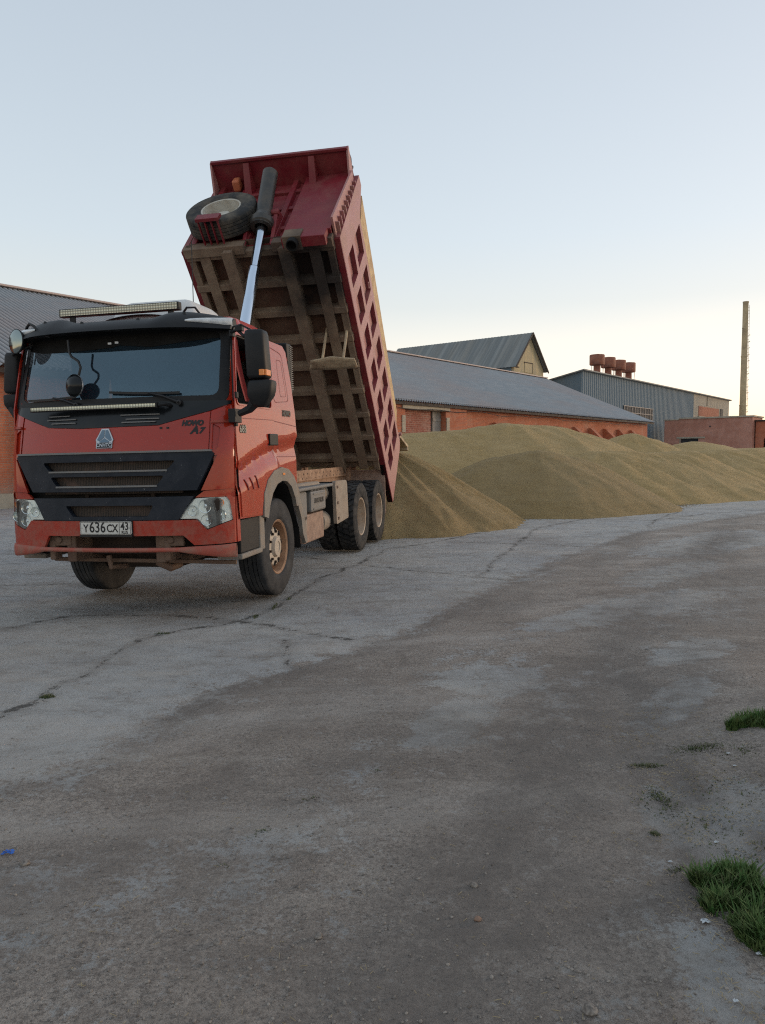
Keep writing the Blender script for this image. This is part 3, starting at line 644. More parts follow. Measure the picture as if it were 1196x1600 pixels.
# --- blue metal hall
hall = empty('metal_hall', bframe(23.7, 88), label='large blue metal sheet hall with a pale unpainted far end', cat='hall')
HL, HP, HD, HH = 69.0, 45.6, 24.0, 11.25
drop = .21
def corr_wall(mb, x0, x1, y, z0, z1, pitch=.6, amp=.05):
    n = int((x1 - x0) / pitch); vs = []; 
    for i in range(n + 1):
        x = x0 + (x1 - x0) * i / n
        for dx, a in ((0, 0), (.2, 0), (.25, amp), (.55, amp)):
            xx = min(x + dx * (x1 - x0) / n / .6, x1); vs += [(xx, y - a, z0), (xx, y - a, z1)]
    m_ = len(vs) // 2
    mb.add(vs, [(2 * i, 2 * i + 2, 2 * i + 3, 2 * i + 1) for i in range(m_ - 1)])
b = MB(); corr_wall(b, 0, HP, 0, -.2, HH - .05); b.build('long_wall', MT['blue'], hall, recalc=False)
b = MB(); corr_wall(b, HP, HL, 0, -.2, HH - .05); b.build('end_wall', MT['pale'], hall, recalc=False)
b = MB(); b.add([(0, 0, -.2), (0, HD, -.2), (0, HD, HH - drop * HD), (0, 0, HH - .06)], [(0, 1, 2, 3)]); b.add([(HL, 0, -.2), (HL, HD, -.2), (HL, HD, HH - drop * HD), (HL, 0, HH - .06)], [(0, 1, 2, 3)])
b.add([(0, HD, -.2), (HL, HD, -.2), (HL, HD, HH - drop * HD), (0, HD, HH - drop * HD)], [(0, 1, 2, 3)]); b.build('rear_wall', MT['blue'], hall, recalc=False)
b = MB(); b.add([(-.4, -.45, HH + .0), (HL + .5, -.45, HH), (HL + .5, HD + .4, HH - drop * (HD + .4)), (-.4, HD + .4, HH - drop * (HD + .4)), (-.4, -.45, HH + .14), (HL + .5, -.45, HH + .14), (HL + .5, HD + .4, HH + .14 - drop * (HD + .4)), (-.4, HD + .4, HH + .14 - drop * (HD + .4))],
      [(0, 1, 2, 3), (4, 5, 6, 7), (0, 1, 5, 4), (1, 2, 6, 5), (2, 3, 7, 6), (3, 0, 4, 7)]); b.build('roof', MT['roof2'], hall)
wf = MB().box((13.5, -.12, 6.1), (25, -.06, 7.75)).build('window', MT['window'], hall)
b = MB()
for k in range(12): b.box((13.5 + k * 1.03, -.18, 6.1), (13.6 + k * 1.03, -.123, 7.75))
for z in (6.05, 6.85, 7.7): b.box((13.4, -.2, z), (25.1, -.124, z + .09))
b.build('mullions', M('window_bars', (.3, .27, .25), .7), wf)
wf = MB().box((48.5, -.12, 7.6), (61.5, -.06, 9.3)).build('window', MT['redwin'], hall)
MB().box((48.2, -.3, 7.35), (61.8, -.10, 7.6)).build('sill', MT['concrete'], wf)
MB().box((62.5, -.14, 5.5), (64.3, -.06, 9.4)).build('window', MT['window'], hall)
MB().box((53.6, -.10, 9.5), (53.75, -.06, 11.2)).build('down_pipe', MT['wood_dark'], hall)
# --- vents on the hall roof
HM = bframe(23.7, 88)
vlabels = ['nearest and largest of the four rusty mushroom vents on the blue hall roof', 'second rusty mushroom vent from the left on the blue hall roof', 'third rusty mushroom vent from the left on the blue hall roof', 'farthest right rusty mushroom vent on the blue hall roof']
for k in range(4):
    lx, ly = 11.9 + 3.9 * k, 3.0
    ve = empty('roof_vent', HM @ Matrix.Translation((lx, ly, HH + .14 - drop * ly)), label=vlabels[k], cat='roof vent', group='rusty vents on the blue hall roof')
    b = MB(); b.lathe([(.55, -.3), (.55, .35), (.47, .4), (.45, 2.4), (.5, 2.45)], axis='z', n=24); b.build('stem', MT['rustpipe'], ve, smooth=40)
    b = MB(); b.lathe([(.3, 2.3), (.93, 2.40), (.98, 2.5), (.98, 3.65), (.93, 3.75), (.02, 3.88)], axis='z', n=28); b.build('cap', MT['rustpipe'], ve, smooth=40)
    b = MB()
    for a in (30, 150, 270): b.tube([(.9 * math.cos(R(a)), .9 * math.sin(R(a)), 2.45), (.75 * math.cos(R(a)), .75 * math.sin(R(a)), -.1)], .03, 5)
    b.build('stay', MT['rustpipe'], ve)
    MB().lathe([(.85, -.35), (.85, .05), (.56, .25)], axis='z', n=20).build('base_collar', MT['concrete'], ve)

# --- low purple brick building
PX, PY = 40.1, 105.0
lowM = Matrix.Translation((PX, PY, 0)) @ Matrix.Rotation(BDIR - math.pi / 2, 4, 'Z')
low = empty('brick_annex', lowM, label='plain purple brick block with pale roof edging and a low doorway', cat='building')
LW, LH = 11.4, 6.1
w = MB(); dz0, dz1, dx0, dx1 = -.2, 3.4, 2.25, 4.6
w.box((0, 0, -.2), (dx0, .4, LH)); w.box((dx1, 0, -.2), (LW, .4, LH)); w.box((dx0, 0, dz1), (dx1, .4, LH)); w.box((0, .4, -.2), (.4, 6, LH)).box((LW - .4, .4, -.2), (LW, 6, LH)).box((.4, 5.6, -.2), (LW - .4, 6, LH))
w.build('wall', MT['brick_dark'], low)
MB().box((dx0, .3, -.2), (dx1, .38, dz1 - .01)).build('door', MT['window'], low)
MB().box((dx0 - .5, -.12, dz1), (dx1 + .9, .1, dz1 + .22)).box((dx0 - .12, -.06, -.2), (dx0 - .003, .1, dz1 - .005)).build('lintel', MT['concrete'], low)
MB().box((2.0, -.18, LH), (LW + .2, 6.1, LH + .2)).box((-.1, -.1, LH - .12), (1.998, 6.1, LH + .02)).build('roof_slab', MT['concrete'], low)
MB().box((6.0, -.03, 4.9), (6.2, -.002, 5.1)).build('vent_hole', MT['window'], low)
# --- right-hand brick building with dark gateway
MB_R = lowM @ Matrix.Translation((LW + .15, 1.2, 0))
rb = empty('brick_workshop', MB_R, label='orange brick workshop with an arched dark gateway at the right picture edge', cat='building')
w = MB(); w.box((0, 0, -.2), (1.0, .4, 5.5)); w.box((2.9, 0, -.2), (9, .4, 5.5)); w.box((.0, .4, -.2), (.4, 8, 5.5)).box((8.6, .4, -.2), (9, 8, 5.5)).box((.4, 7.6, -.2), (8.6, 8, 5.5))
arch = [(1.0, 5.5), (1.0, 3.0)] + [(1.95 - .95 * math.cos(R(a)), 3.0 + .6 * math.sin(R(a))) for a in range(15, 180, 15)] + [(2.9, 3.0), (2.9, 5.5)]
w.prism(arch, .001, .399, 'xz'); w.build('wall', MT['brick'], rb)
MB().box((-.1, -.2, 5.5), (9.2, 8.2, 5.7)).build('roof_slab', MT['wood_dark'], rb)
b = MB(); 
for x in (1.35, 2.0, 2.6): b.lathe([(.34, -.2), (.34, 3.1), (.2, 3.3)], (x, -.0 + .75, 0), 'z', 14)
b.build('gate_post', MT['toolbox'], rb, smooth=40)
MB().box((1.0, 1.3, -.2), (2.9, 1.4, 3.7)).build('gate', MT['window'], rb)
# --- chimney
ch = empty('chimney', Matrix.Translation((63.3, 130, 0)), label='tall slender pale steel chimney with a side ladder behind the brick annex', cat='chimney')
prof = [(.58, -.2), (.56, 9.4), (.60, 9.5), (.60, 9.62), (.53, 9.7), (.50, 17.9), (.56, 17.95), (.56, 18.1), (.49, 18.15), (.46, 22.8), (.49, 22.85), (.49, 22.95), (.45, 23.0), (.45, 27.1), (.49, 27.2), (.49, 27.42), (.40, 27.42), (.40, 26)]
b = MB(); b.lathe([(r * 1.0, z) for r, z in prof], axis='z', n=32); b.build('stack', MT['chimney'], ch, smooth=35)
b = MB()
for s in (-.22, .22): b.tube([(.70, s, .5), (.62, s, 19), (.56, s, 26.8)], .03, 5)
z = .6
while z < 26.6:
    b.tube([(.69 - z * .004, -.25, z), (.69 - z * .004, .25, z)], .03, 4); z += .55
b.build('ladder', MT['chimney'], ch)
b = MB(); z = 3
while z < 22:
    pts = [(.60 + .30 * math.sin(R(a)), .30 * math.cos(R(a)), z) for a in range(0, 181, 20)]; b = MB(); b.tube(pts, .04, 4); b.build('ladder_hoop', MT['chimney'], ch); z += 1.1

# ------------------------------------------------------------------ the tipper truck
TM = Matrix(((.978516, .205615, -.015149, -2.6192), (-.205672, .978618, -.002353, 7.0357), (.014341, .005418, .999882, -.0362), (0, 0, 0, 1)))
truck = empty('tipper_truck', TM, label='orange-red three axle tipper truck with its crimson body raised, tipping grain', cat='truck')
def interp(z, T):
    for (a, va), (b_, vb) in zip(T[:-1], T[1:]):
        if z <= b_:
            t = max(0, (z - a) / (b_ - a)); t = t * t * (3 - 2 * t) * .5 + t * .5; return va + (vb - va) * t
    return T[-1][1]
Y0 = [(.6, .05), (.72, .0), (1.0, .0), (1.24, .015), (1.62, .03), (1.9, .085), (2.12, .145), (2.8, .30), (2.98, .36), (3.05, .45)]
def W_(z): return 1.2 if z < 2.1 else (1.2 - .05 * (z - 2.1) / .7 if z < 2.8 else 1.15 - .3 * (z - 2.8) ** 1.6)
def FY(x, z):
    a = min(abs(x), 1.2); c = .185 * (a / 1.2) ** 2.4
    if a > 1.08: c += .07 * ((a - 1.08) / .12) ** 2
    return interp(z, Y0) + c
def fm(x, z, off=0): return (x * W_(z) / 1.2, FY(x, z) - off, z)
def crease(y): return interp(y, [(.3, 1.50), (.4, 1.54), (.75, 1.63), (1.1, 1.71), (1.4, 1.74), (2.1, 1.80)])
def sx_(y, z):
    x = W_(z); d = z - crease(y)
    if d > 0: x += .022 * math.exp(-d / .18)
    else:
        d = -d; x += .022 - .05 * min(1, d / .10) ** 1.0 * (1 if d < .1 else 1) + (.055 * min(1, max(0, (d - .10)) / .16) if y < 1.45 else .03 * min(1, max(0, (d - .1)) / .16))
    x += .012 * math.exp(-((z - 2.0) / .07) ** 2) * 0
    return x
def sm(y, z, off=0, sg=1): return (sg * (sx_(y, z) + off), y, z)
def smL(y, z, off=0): return sm(y, z, off, -1)

# cab shell
cabm = MB()
GL_OUT = rpoly([(-1.10, 2.13), (1.10, 2.13), (1.12, 2.84), (-1.12, 2.84)], .08)
panel(cabm, [(-1.2, 1.24), (-1.04, 1.24), (-1.04, 1.63), (1.04, 1.63), (1.04, 1.24), (1.2, 1.24), (1.2, 2.93), (-1.2, 2.93)], fm, [GL_OUT], .07)
ARCH = [(1.03, .96)] + [(1.55 - .62 * math.cos(R(a)), .80 + .56 * math.sin(R(a))) for a in range(25, 156, 13)] + [(2.12, 1.02)]
side_o = [(.30, .98)] + ARCH + [(2.12, 1.24), (2.12, 2.0), (2.08, 2.45), (2.0, 2.78), (1.90, 2.84), (.54, 2.84), (.36, 2.1), (.28, 1.6), (.265, 1.24)]
WIN = rpoly([(.352, 2.09), (1.30, 2.09), (1.28, 2.77), (.475, 2.77)], .07)
for f in (sm, smL): panel(cabm, side_o, f, [WIN], .06)
# roof: rounded cap
def roofp(i, j):
    # i across, j front-back
    x = -1 + 2 * i; y = j
    ax = abs(x); yf = .50 + .14 * ax ** 2.4; yb = 2.06
    Yp = yf + (yb - yf) * y
    W = 1.13
    edge = 1 - (1 - (1 - min(1, (1 - ax) / .12)) ** 2) ** .5 if ax > .88 else 0
    z = 2.985 - .015 * (1 - x * x) - .12 * edge
    if Yp > 1.05: z -= .33 * ((Yp - 1.05) / 1.0) ** 2.6
    if y < .06: z -= .06 * (1 - y / .06)
    return (x * (W + .012), Yp, z)
cabm.grid(41, 31, roofp)
# upper side strip between side panel top and roof edge
for sg in (1, -1):
    def strip(i, j, sg=sg):
        e = roofp(1.0 if sg > 0 else 0.0, j); yy = e[1]; zt = e[2]
        zb = 2.84 if yy < 1.9 else 2.84 - .9 * (yy - 1.9)
        if yy < .54: zb = 2.84
        return (sg * (W_(min(zb, 2.84)) * (1 - i) + 1.142 * i), yy, zb + (max(zt, zb - .02) - zb) * i)
    cabm.grid(4, 31, strip)
cabm.add([(-1.14, 2.1, 1.24), (1.14, 2.1, 1.24), (1.14, 2.08, 2.68), (-1.14, 2.08, 2.68), (-1.19, 2.12, 1.0), (1.19, 2.12, 1.0)], [(0, 1, 2, 3), (4, 5, 1, 0)])
cab = cabm.build('cab', MT['paint'], truck, smooth=35, recalc=False)

# interior
it = MB(); it.box((-1.1, .75, 1.24), (1.1, 2.0, 1.45)); it.box((-1.12, 1.98, 1.3), (1.12, 2.03, 2.78)); it.box((-1.1, .6, 2.80), (1.1, 2.0, 2.84))
it.grid(14, 4, lambda i, j: (-1.08 + 2.16 * i, FY(-1.08 + 2.16 * i, 2.1) + .06 + .45 * j, 2.12 - .1 * j)); it.box((-1.05, .68, 1.4), (1.05, .80, 2.02))
for x in (-.6, .62): it.box((x - .26, 1.25, 1.45), (x + .26, 1.75, 1.75)); it.box((x - .26, 1.66, 1.75), (x + .26, 1.82, 2.45)); it.box((x - .14, 1.68, 2.47), (x + .14, 1.80, 2.66))
it.build('cab_interior', MT['seat'], cab, bevel=.02)
sw = MB(); pts = [(.62 + .23 * math.cos(R(a)), .92 + .08 * math.sin(R(a)), 2.08 + .2 * math.sin(R(a))) for a in range(0, 361, 20)]; sw.tube(pts, .016, 6, cap=False); sw.tube([(.62, .92, 2.08), (.62, .7, 1.95)], .03, 8)
sw.build('steering_wheel', MT['seat'], cab)
cu = MB(); cu.grid(10, 8, lambda i, j: (1.08 + .012 * math.sin(i * 30), .62 + .12 * i + .28 * (1 - j) ** 1.5, 2.15 + .60 * j)); cu.build('curtain', MT['curtain'], cab, smooth=50)
# glazing
ws = MB(); panel(ws, rpoly([(-1.095, 2.135), (1.095, 2.135), (1.115, 2.835), (-1.115, 2.835)], .08), fm, (), .08, -.012); ws.build('windscreen', MT['glass'], truck, smooth=60, recalc=False)
sr = MB(); panel(sr, rpoly([(-1.15, 2.095), (1.15, 2.095), (1.165, 2.87), (-1.165, 2.87)], .11), fm, [rpoly([(-1.07, 2.17), (1.07, 2.17), (1.085, 2.80), (-1.085, 2.80)], .09)], .07, .008, .012); sr.build('windscreen_seal', MT['black'], truck, smooth=40)
tb = MB(); panel(tb, [(-1.08, 2.835), (-1.085, 2.70), (-.9, 2.665), (-.45, 2.655), (-.05, 2.67), (.05, 2.69), (.4, 2.66), (.75, 2.70), (1.085, 2.735), (1.08, 2.835)], fm, (), .08, -.004); tb.build('windscreen_tint', MT['void'], truck, smooth=60, recalc=False)
cam_d = MB(); cam_d.box((-.075, FY(0, 2.72) - .012, 2.70), (-.035, FY(0, 2.72) + .01, 2.725)).box((-.0, FY(0, 2.72) - .012, 2.705), (.04, FY(0, 2.72) + .01, 2.73)); cam_d.build('toll_sensor', MT['silver'], truck, bevel=.004)
pg = MB(); panel(pg, WIN, smL, (), .1, -.012); pg.build('passenger_window', MT['sideglass'], truck, smooth=60, recalc=False)

# black panel under the windscreen, bonnet flap, corner panels
PB = [(-1.165, 2.10), (-1.165, 2.065), (-.66, 1.905), (-.3, 1.885), (.52, 1.895), (.99, 2.02), (1.165, 2.09), (1.165, 2.12), (-1.165, 2.12)]
o = MB(); panel(o, PB, fm, (), .06, .016, .02); bp_ = o.build('wiper_panel', MT['gloss_black'], truck, smooth=35)
sl = MB()
for (x0, x1, z0, dx) in ((-.66, -.42, 2.005, .03), (-.68, -.34, 1.97, .03), (-.62, -.34, 1.935, .02), (.14, .53, 1.995, -.02), (.2, .53, 1.955, -.02), (.16, .50, 1.925, -.02)):
    sl = MB(); panel(sl, [(x0, z0), (x1, z0), (x1, z0 + .01), (x0, z0 + .01)], fm, (), .08, .03, .015); sl.build('vent_slat', MT['grey'], bp_)
BF = [(-1.0, 1.655), (1.0, 1.655), (1.0, 2.015), (.52, 1.89), (-.3, 1.88), (-.66, 1.90), (-1.0, 2.01)]
o = MB(); panel(o, BF, fm, (), .05, .014, .02); bonnet = o.build('bonnet_flap', MT['paint'], truck, smooth=35, bevel=0)
for sg in (1, -1):
    C1 = [(1.012, 1.60), (1.014, 2.02), (1.17, 2.075), (1.2, 2.05), (1.2, 1.28), (.93, 1.27), (1.08, 1.60)]
    hole = rpoly([(1.03, 1.64), (1.085, 1.66), (1.10, 1.86), (1.03, 1.90)], .02)
    P_ = [(sg * a, b_) for a, b_ in C1]; Hh = [(sg * a, b_) for a, b_ in hole]
    if sg < 0: P_.reverse(); Hh.reverse()
    o = MB(); panel(o, P_, fm, [Hh], .045, .02, .03); cd = o.build('corner_deflector', MT['paint'], truck, smooth=35)
    o = MB(); panel(o, [(sg * 1.02, 1.905), (sg * 1.2, 1.905), (sg * 1.2, 1.935), (sg * 1.02, 1.925)], fm, (), .05, .045, .03); o.build('deflector_rib', MT['paint_low'], cd, smooth=35)
    o = MB(); panel(o, Hh, fm, (), .05, -.02); o.build('duct_opening', MT['paint_low'], cd, recalc=False)

# upper grille
G1 = [(-1.02, 1.645), (-1.05, 1.615), (-.84, 1.275), (.90, 1.275), (1.06, 1.615), (1.03, 1.645)]
s1 = rpoly([(-.70, 1.56), (.71, 1.56), (.63, 1.475), (-.62, 1.475)], .03); s2 = rpoly([(-.61, 1.42), (.60, 1.42), (.53, 1.33), (-.54, 1.33)], .03)
o = MB(); panel(o, G1, fm, [s1, s2], .05, .04, .06); gr = o.build('upper_grille', MT['grille'], truck, smooth=35, bevel=.006)
o = MB(); panel(o, [(-.74, 1.25), (.74, 1.25), (.74, 1.6), (-.74, 1.6)], fm, (), .1, -.035); o.build('radiator_mesh', MT['radiator'], gr, recalc=False)
o = MB()
for (x0, x1, zz) in ((-.62, .63, 1.472), (-.54, .53, 1.327)):
    panel(o, [(x0, zz - .012), (x1, zz - .012), (x1, zz + .004), (x0, zz + .004)], fm, (), .1, .05, .06)
o.build('grille_slat', MT['grey'], gr, smooth=35)
o = MB(); panel(o, [(-1.03, 1.637), (1.04, 1.637), (1.03, 1.655), (-1.02, 1.655)], fm, (), .08, .055, .05); o.build('grille_lip', MT['grey'], gr, smooth=35)
# gap with condenser
o = MB(); panel(o, [(-1.08, 1.19), (1.08, 1.19), (1.08, 1.29), (-1.08, 1.29)], fm, (), .1, -.12); o.build('grille_gap', MT['void'], truck, recalc=False)
o = MB()
for k in range(6): o.bar((-.24, .10, 1.205 + k * .013), (.40, .10, 1.205 + k * .013), .02, .005)
o.box((-.29, .09, 1.19), (-.25, .12, 1.285)).box((.41, .09, 1.19), (.45, .12, 1.285)); o.build('condenser', MT['chassis_dark'], truck)
# lower grille
G2 = [(-.83, 1.215), (.865, 1.22), (.725, 1.0), (-.70, 1.0)]
s3 = rpoly([(-.44, 1.14), (.485, 1.14), (.43, 1.035), (-.36, 1.035)], .02)
o = MB(); panel(o, G2, fm, [s3], .05, .035, .06); g2 = o.build('lower_grille', MT['grille'], truck, smooth=35, bevel=.006)
o = MB(); panel(o, [(-.5, 1.02), (.55, 1.02), (.55, 1.17), (-.5, 1.17)], fm, (), .1, -.04); o.build('radiator_mesh', MT['radiator'], g2, recalc=False)
# cheeks, headlights, bumper
for sg in (1, -1):
    def S(P): 
        Q = [(sg * a, b_) for a, b_ in P]; return Q if sg > 0 else Q[::-1]
    ck = [(.95, 1.265), (1.195, 1.28), (1.2, 1.205), (.87, 1.205)]
    o = MB(); panel(o, S(ck), fm, (), .04, .006, .03); o.build('headlight_cheek', MT['paint'], truck, smooth=35)
    HLp = rpoly([(.715, 1.005), (.865, 1.195), (1.14, 1.205), (1.165, 1.16), (1.185, .985), (.975, .905), (.885, 1.005)], .015, 3)
    hd = MB(); panel(hd, S(HLp), fm, (), .035, -.006, .02)
    hl = hd.build('headlight', M('headlight_bowl', (.80, .86, .80), .4, metal=.1, c2=(.60, .66, .62), ns=12), truck, smooth=35)
    o = MB(); panel(o, S(HLp), fm, (), .035, .024, .006); o.build('lens', MT['lens'], hl, smooth=35)
    for (lx, lz, rr, nm) in ((.845, 1.08, .050, 'reflector'), (.957, 1.12, .066, 'reflector'), (.968, .99, .056, 'reflector'), (1.092, 1.035, .058, 'reflector'), (1.095, 1.15, .034, 'indicator')):
        o = MB(); c = Vector(fm(sg * lx, lz, 0)); yy = c.y + .004
        o.lathe([(rr, -.004), (rr * .97, -.016), (rr * .90, -.014), (rr * .8, .006), (rr * .5, .026), (rr * .3, .03), (rr * .28, -.002), (.001, -.012)], (c.x, yy, lz), 'y', 24)
        o.build(nm, MT['amber'] if nm == 'indicator' else MT['reflector'], hl, smooth=40)
# bumper shell
bo = [(-1.2, .74), (-.72, .74), (-.66, .85), (.76, .85), (.86, .755), (1.2, .765), (1.2, 1.2), (1.145, 1.215), (1.172, 1.165), (1.192, .98), (.975, .895), (.88, .995), (-.88, .995), (-.975, .895), (-1.192, .98), (-1.172, 1.165), (-1.145, 1.215), (-1.2, 1.2)]
o = MB(); panel(o, bo, fm, (), .045, .03, .035)
# bumper end returns along the side
for sg in (1, -1):
    panel(o, [(.262, .765), (.34, .765), (.33, 1.2), (.258, 1.2)], lambda y, z, off=0, sg=sg: (sg * (1.2 + off + .0), y, z), (), .05, .01, .02)
bump_o = o.build('bumper', MT['paint_low'], truck, smooth=30)
o = MB()
nL = 40
def lipf(i, j):
    x = -1.21 + 2.42 * i; cx = abs(x); d = .05 + .0 * cx; 
    ang = 2 * math.pi * j
    hh = .022 + .045 * max(0, (cx - .72) / .5) ** .8 if cx > .72 else .022
    zc_ = .715 - (hh - .022) * .6 - .012 * (x < 0) * 0
    return (x, FY(x, .72) - .030 + .022 * math.sin(ang), zc_ + hh * math.cos(ang))
o.grid(61, 13, lipf); o.build('bumper_lip', MT['paint_dusty'], truck, smooth=50)
# number plate
pl = MB(); yp = -.052
pl.prism(rrect(-.268, .868, .272, .992, .012), yp, yp + .012, 'xz'); plate = pl.build('number_plate', MT['plate'], truck)
fr = MB(); fr.prism(rrect(-.276, .842, .280, .998, .01), yp + .0135, yp + .022, 'xz'); fr.prism([(-.274, .846), (.278, .846), (.278, .865), (-.274, .865)], yp - .004, yp + .013, 'xz'); fr.build('plate_frame', MT['ink'], plate)
ink = MB(); yt = yp - .0015
pm_ = lambda cx, cz: (lambda u, v: (cx + u, yt, cz + v))
def ptxt(s, size, cx, cz, b_=.002, xs=.82): text_mb(ink, s, size, pm_(cx, cz), bold=b_, xs=xs)
ptxt('Y', .105, -.205, .924); ptxt('636', .142, -.082, .933); ptxt('C', .105, .045, .924); ptxt('X', .105, .104, .924)
ptxt('43', .105, .205, .944, .0018); ptxt('RUS', .038, .203, .889, .0012, 1.0)
ink.box((.148, yt - .0006, .870), (.151, yt + .001, .990))
for (a, b_, c_, d_) in ((-.262, .872, .266, .875), (-.262, .985, .266, .988), (-.262, .872, -.259, .988), (.263, .872, .266, .988)): ink.box((a, yt - .0006, b_), (c_, yt + .001, d_))
ink.box((-.250, yt - .001, .928), (-.244, yt + .001, .934)).box((.25, yt - .001, .928), (.256, yt + .001, .934))
ink.build('plate_lettering', MT['ink'], plate, recalc=False)
# chassis bits behind the bumper gap
for sg in (-1, 1):
    o = MB()
    o.box((sg * .48 - .05, .10, .58), (sg * .48 + .05, .5, .86)); o.box((sg * .6 - .13, .09, .74), (sg * .6 + .13, .13, .85)); o.tube([(sg * .6, .07, .80), (sg * .6, .14, .80)], .035, 12)
    o.box((sg * .62 - .09, .08, .6), (sg * .62 - .03, .2, .8))
    o.build('tow_bracket', MT['chassis'], truck, bevel=.012)
o = MB(); o.box((-.9, .38, .62), (.9, .6, .95)); o.build('front_cross_member', MT['chassis_dark'], truck, bevel=.012)
o = MB(); o.box((-1.0, .7, .95), (1.0, 2.0, 1.2)); o.box((-.42, .6, .45), (.42, 1.9, .95)); o.box((-1.1, .12, .86), (1.1, .3, 1.2)); o.build('engine_block', MT['chassis_dark'], truck, bevel=.03)
o = MB(); o.tube([(-.85, 1.54, .56), (-.6, 1.54, .48), (.6, 1.54, .48), (.85, 1.54, .56)], .07, 12); o.bar((-.9, 1.28, .5), (.9, 1.28, .5), .05, .05)
for sg in (-1, 1): o.box((sg * .5 - .05, .55, .52), (sg * .5 + .05, 2.5, .6)); o.box((sg * .84 - .05, 1.38, .4), (sg * .84 + .05, 1.7, .72))
o.tube([(.3, .35, .55), (.42, .4, .48), (.45, .55, .5)], .04, 8); o.tube([(-.2, .3, .62), (-.18, .3, .5), (-.12, .5, .48)], .03, 8)
o.bar((-.9, .42, .56), (1.12, .42, .54), .03, .04)
o.build('front_axle', MT['chassis'], truck, bevel=.01)

# emblem and lettering
em = MB()
fo = lambda off: (lambda x, z, o2=0: fm(x, z, off + o2))
ex, ez, sc = -.012, 1.778, .178 / 2
P = lambda L: [(ex + a * sc, ez + b_ * sc) for a, b_ in L]
panel(em, P([(-.95, -1.0), (.95, -1.0), (.95, -.32), (1.05, -.1), (.42, 1.1), (-.42, 1.1), (-1.05, -.1), (-.95, -.32)]), fo(.014), (), .05, .012, .012)
emb = em.build('emblem', MT['silver'], truck, smooth=30)
em = MB()
for L in ([(-.06, .95), (-.34, .95), (-.86, -.12), (-.62, -.22), (-.06, .18)], [(.06, .95), (.34, .95), (.86, -.12), (.62, -.22), (.06, .18)], [(0, .08), (.55, -.26), (.55, -.38), (-.55, -.38), (-.55, -.26)]):
    panel(em, P(L), fo(.026), (), .05, .004, .004)
em.build('emblem_facet', M('emblem_facet', (.12, .17, .22), .3, metal=.7), emb)
em = MB(); panel(em, P([(-.84, -.93), (.84, -.93), (.84, -.42), (-.84, -.42)]), fo(.026), (), .05, .004, .004); em.build('emblem_base', MT['ink'], emb)
em = MB(); text_mb(em, 'CNHTC', .045, lambda u, v: fm(ex + u, ez - .67 * sc + v, .032), bold=.001, xs=1.0); em.build('emblem_text', MT['silver'], emb, recalc=False)
tx = MB(); text_mb(tx, 'HOWO', .066, lambda u, v: fm(.845 + u, 1.905 + v, .018), shear=.25, bold=.005, xs=.90, spacing=.92); text_mb(tx, 'A', .098, lambda u, v: fm(.865 + u, 1.838 + v, .018), shear=.3, bold=.005); text_mb(tx, '7', .075, lambda u, v: fm(.928 + u, 1.832 + v, .018), shear=.3, bold=.005)
for x in (.55, .615): tx.box((x - .012, FY(x, 1.865) - .02, 1.858), (x + .012, FY(x, 1.865) - .01, 1.876))
tx.build('bonnet_lettering', MT['ink'], bonnet, recalc=False)

# doors (driver side visible)
DOOR = [(.335, 1.0), (.86, .975), (.90, 1.1), (1.0, 1.26), (1.12, 1.345), (1.345, 1.41), (1.355, 2.1), (1.335, 2.80), (.50, 2.815), (.415, 2.6), (.325, 2.1), (.305, 1.6)]
for f, nm in ((sm, 1), (smL, -1)):
    o = MB(); panel(o, DOOR, f, [WIN], .045, .010, .012); door = o.build('door', MT['paint'], truck, smooth=35)
    ob = MB(); wo_ = rpoly([(.34, 2.075), (1.32, 2.075), (1.30, 2.785), (.462, 2.785)], .08); panel(ob, wo_, f, [WIN], .06, .018, .02); ob.build('window_frame', MT['paint'], door, smooth=35)
    oi = MB(); panel(oi, rpoly([(.352, 2.09), (1.30, 2.09), (1.28, 2.77), (.475, 2.77)], .07), f, [rpoly([(.362, 2.10), (1.285, 2.10), (1.265, 2.755), (.483, 2.755)], .065)], .06, .0, .03); oi.build('window_seal', MT['black'], door, smooth=35)
    oh_ = MB(); yc, zc_ = 1.265, 1.755
    oh_.box((nm * (sx_(yc, zc_) + .005), yc - .125, zc_ - .065), (nm * (sx_(yc, zc_) + .03), yc + .125, zc_ + .06)); hd_ = oh_.build('door_handle', MT['black'], door, bevel=.01)
    sx2 = MB()
    for k, (ya, za, yb, zb) in enumerate(((.445, 1.355, .50, 1.245), (.57, 1.37, .635, 1.25), (.70, 1.385, .775, 1.255))):
        panel(sx2, [(ya, za), (ya + .018, za), (yb + .018, zb), (yb, zb)], f, (), .05, .02, .02)
    sx2.build('door_slot', MT['body'], door)
sm_l = MB(); sm_l.prism([(1.24, 1.71), (1.38, 1.71), (1.38, 1.8), (1.24, 1.8)], 1.235, 1.25, 'yz')
tx = MB()
text_mb(tx, '688', .10, lambda u, v: sm(.475 + u, 1.845 + v, .013), bold=.008, xs=1.1); tx.build('door_number', MT['ink'], truck, recalc=False)
tx = MB(); text_mb(tx, '688', .10, lambda u, v: sm(.475 + u, 1.845 + v, .0155), bold=-.001, xs=1.15); tx.build('door_number_face', MT['rim_grey'], truck, recalc=False)
tx = MB(); text_mb(tx, 'HOWO', .085, lambda u, v: sm(1.80 + u, 2.055 + v, .004), bold=.008, shear=.2, xs=.95); tx.build('side_lettering', MT['ink'], truck, recalc=False)
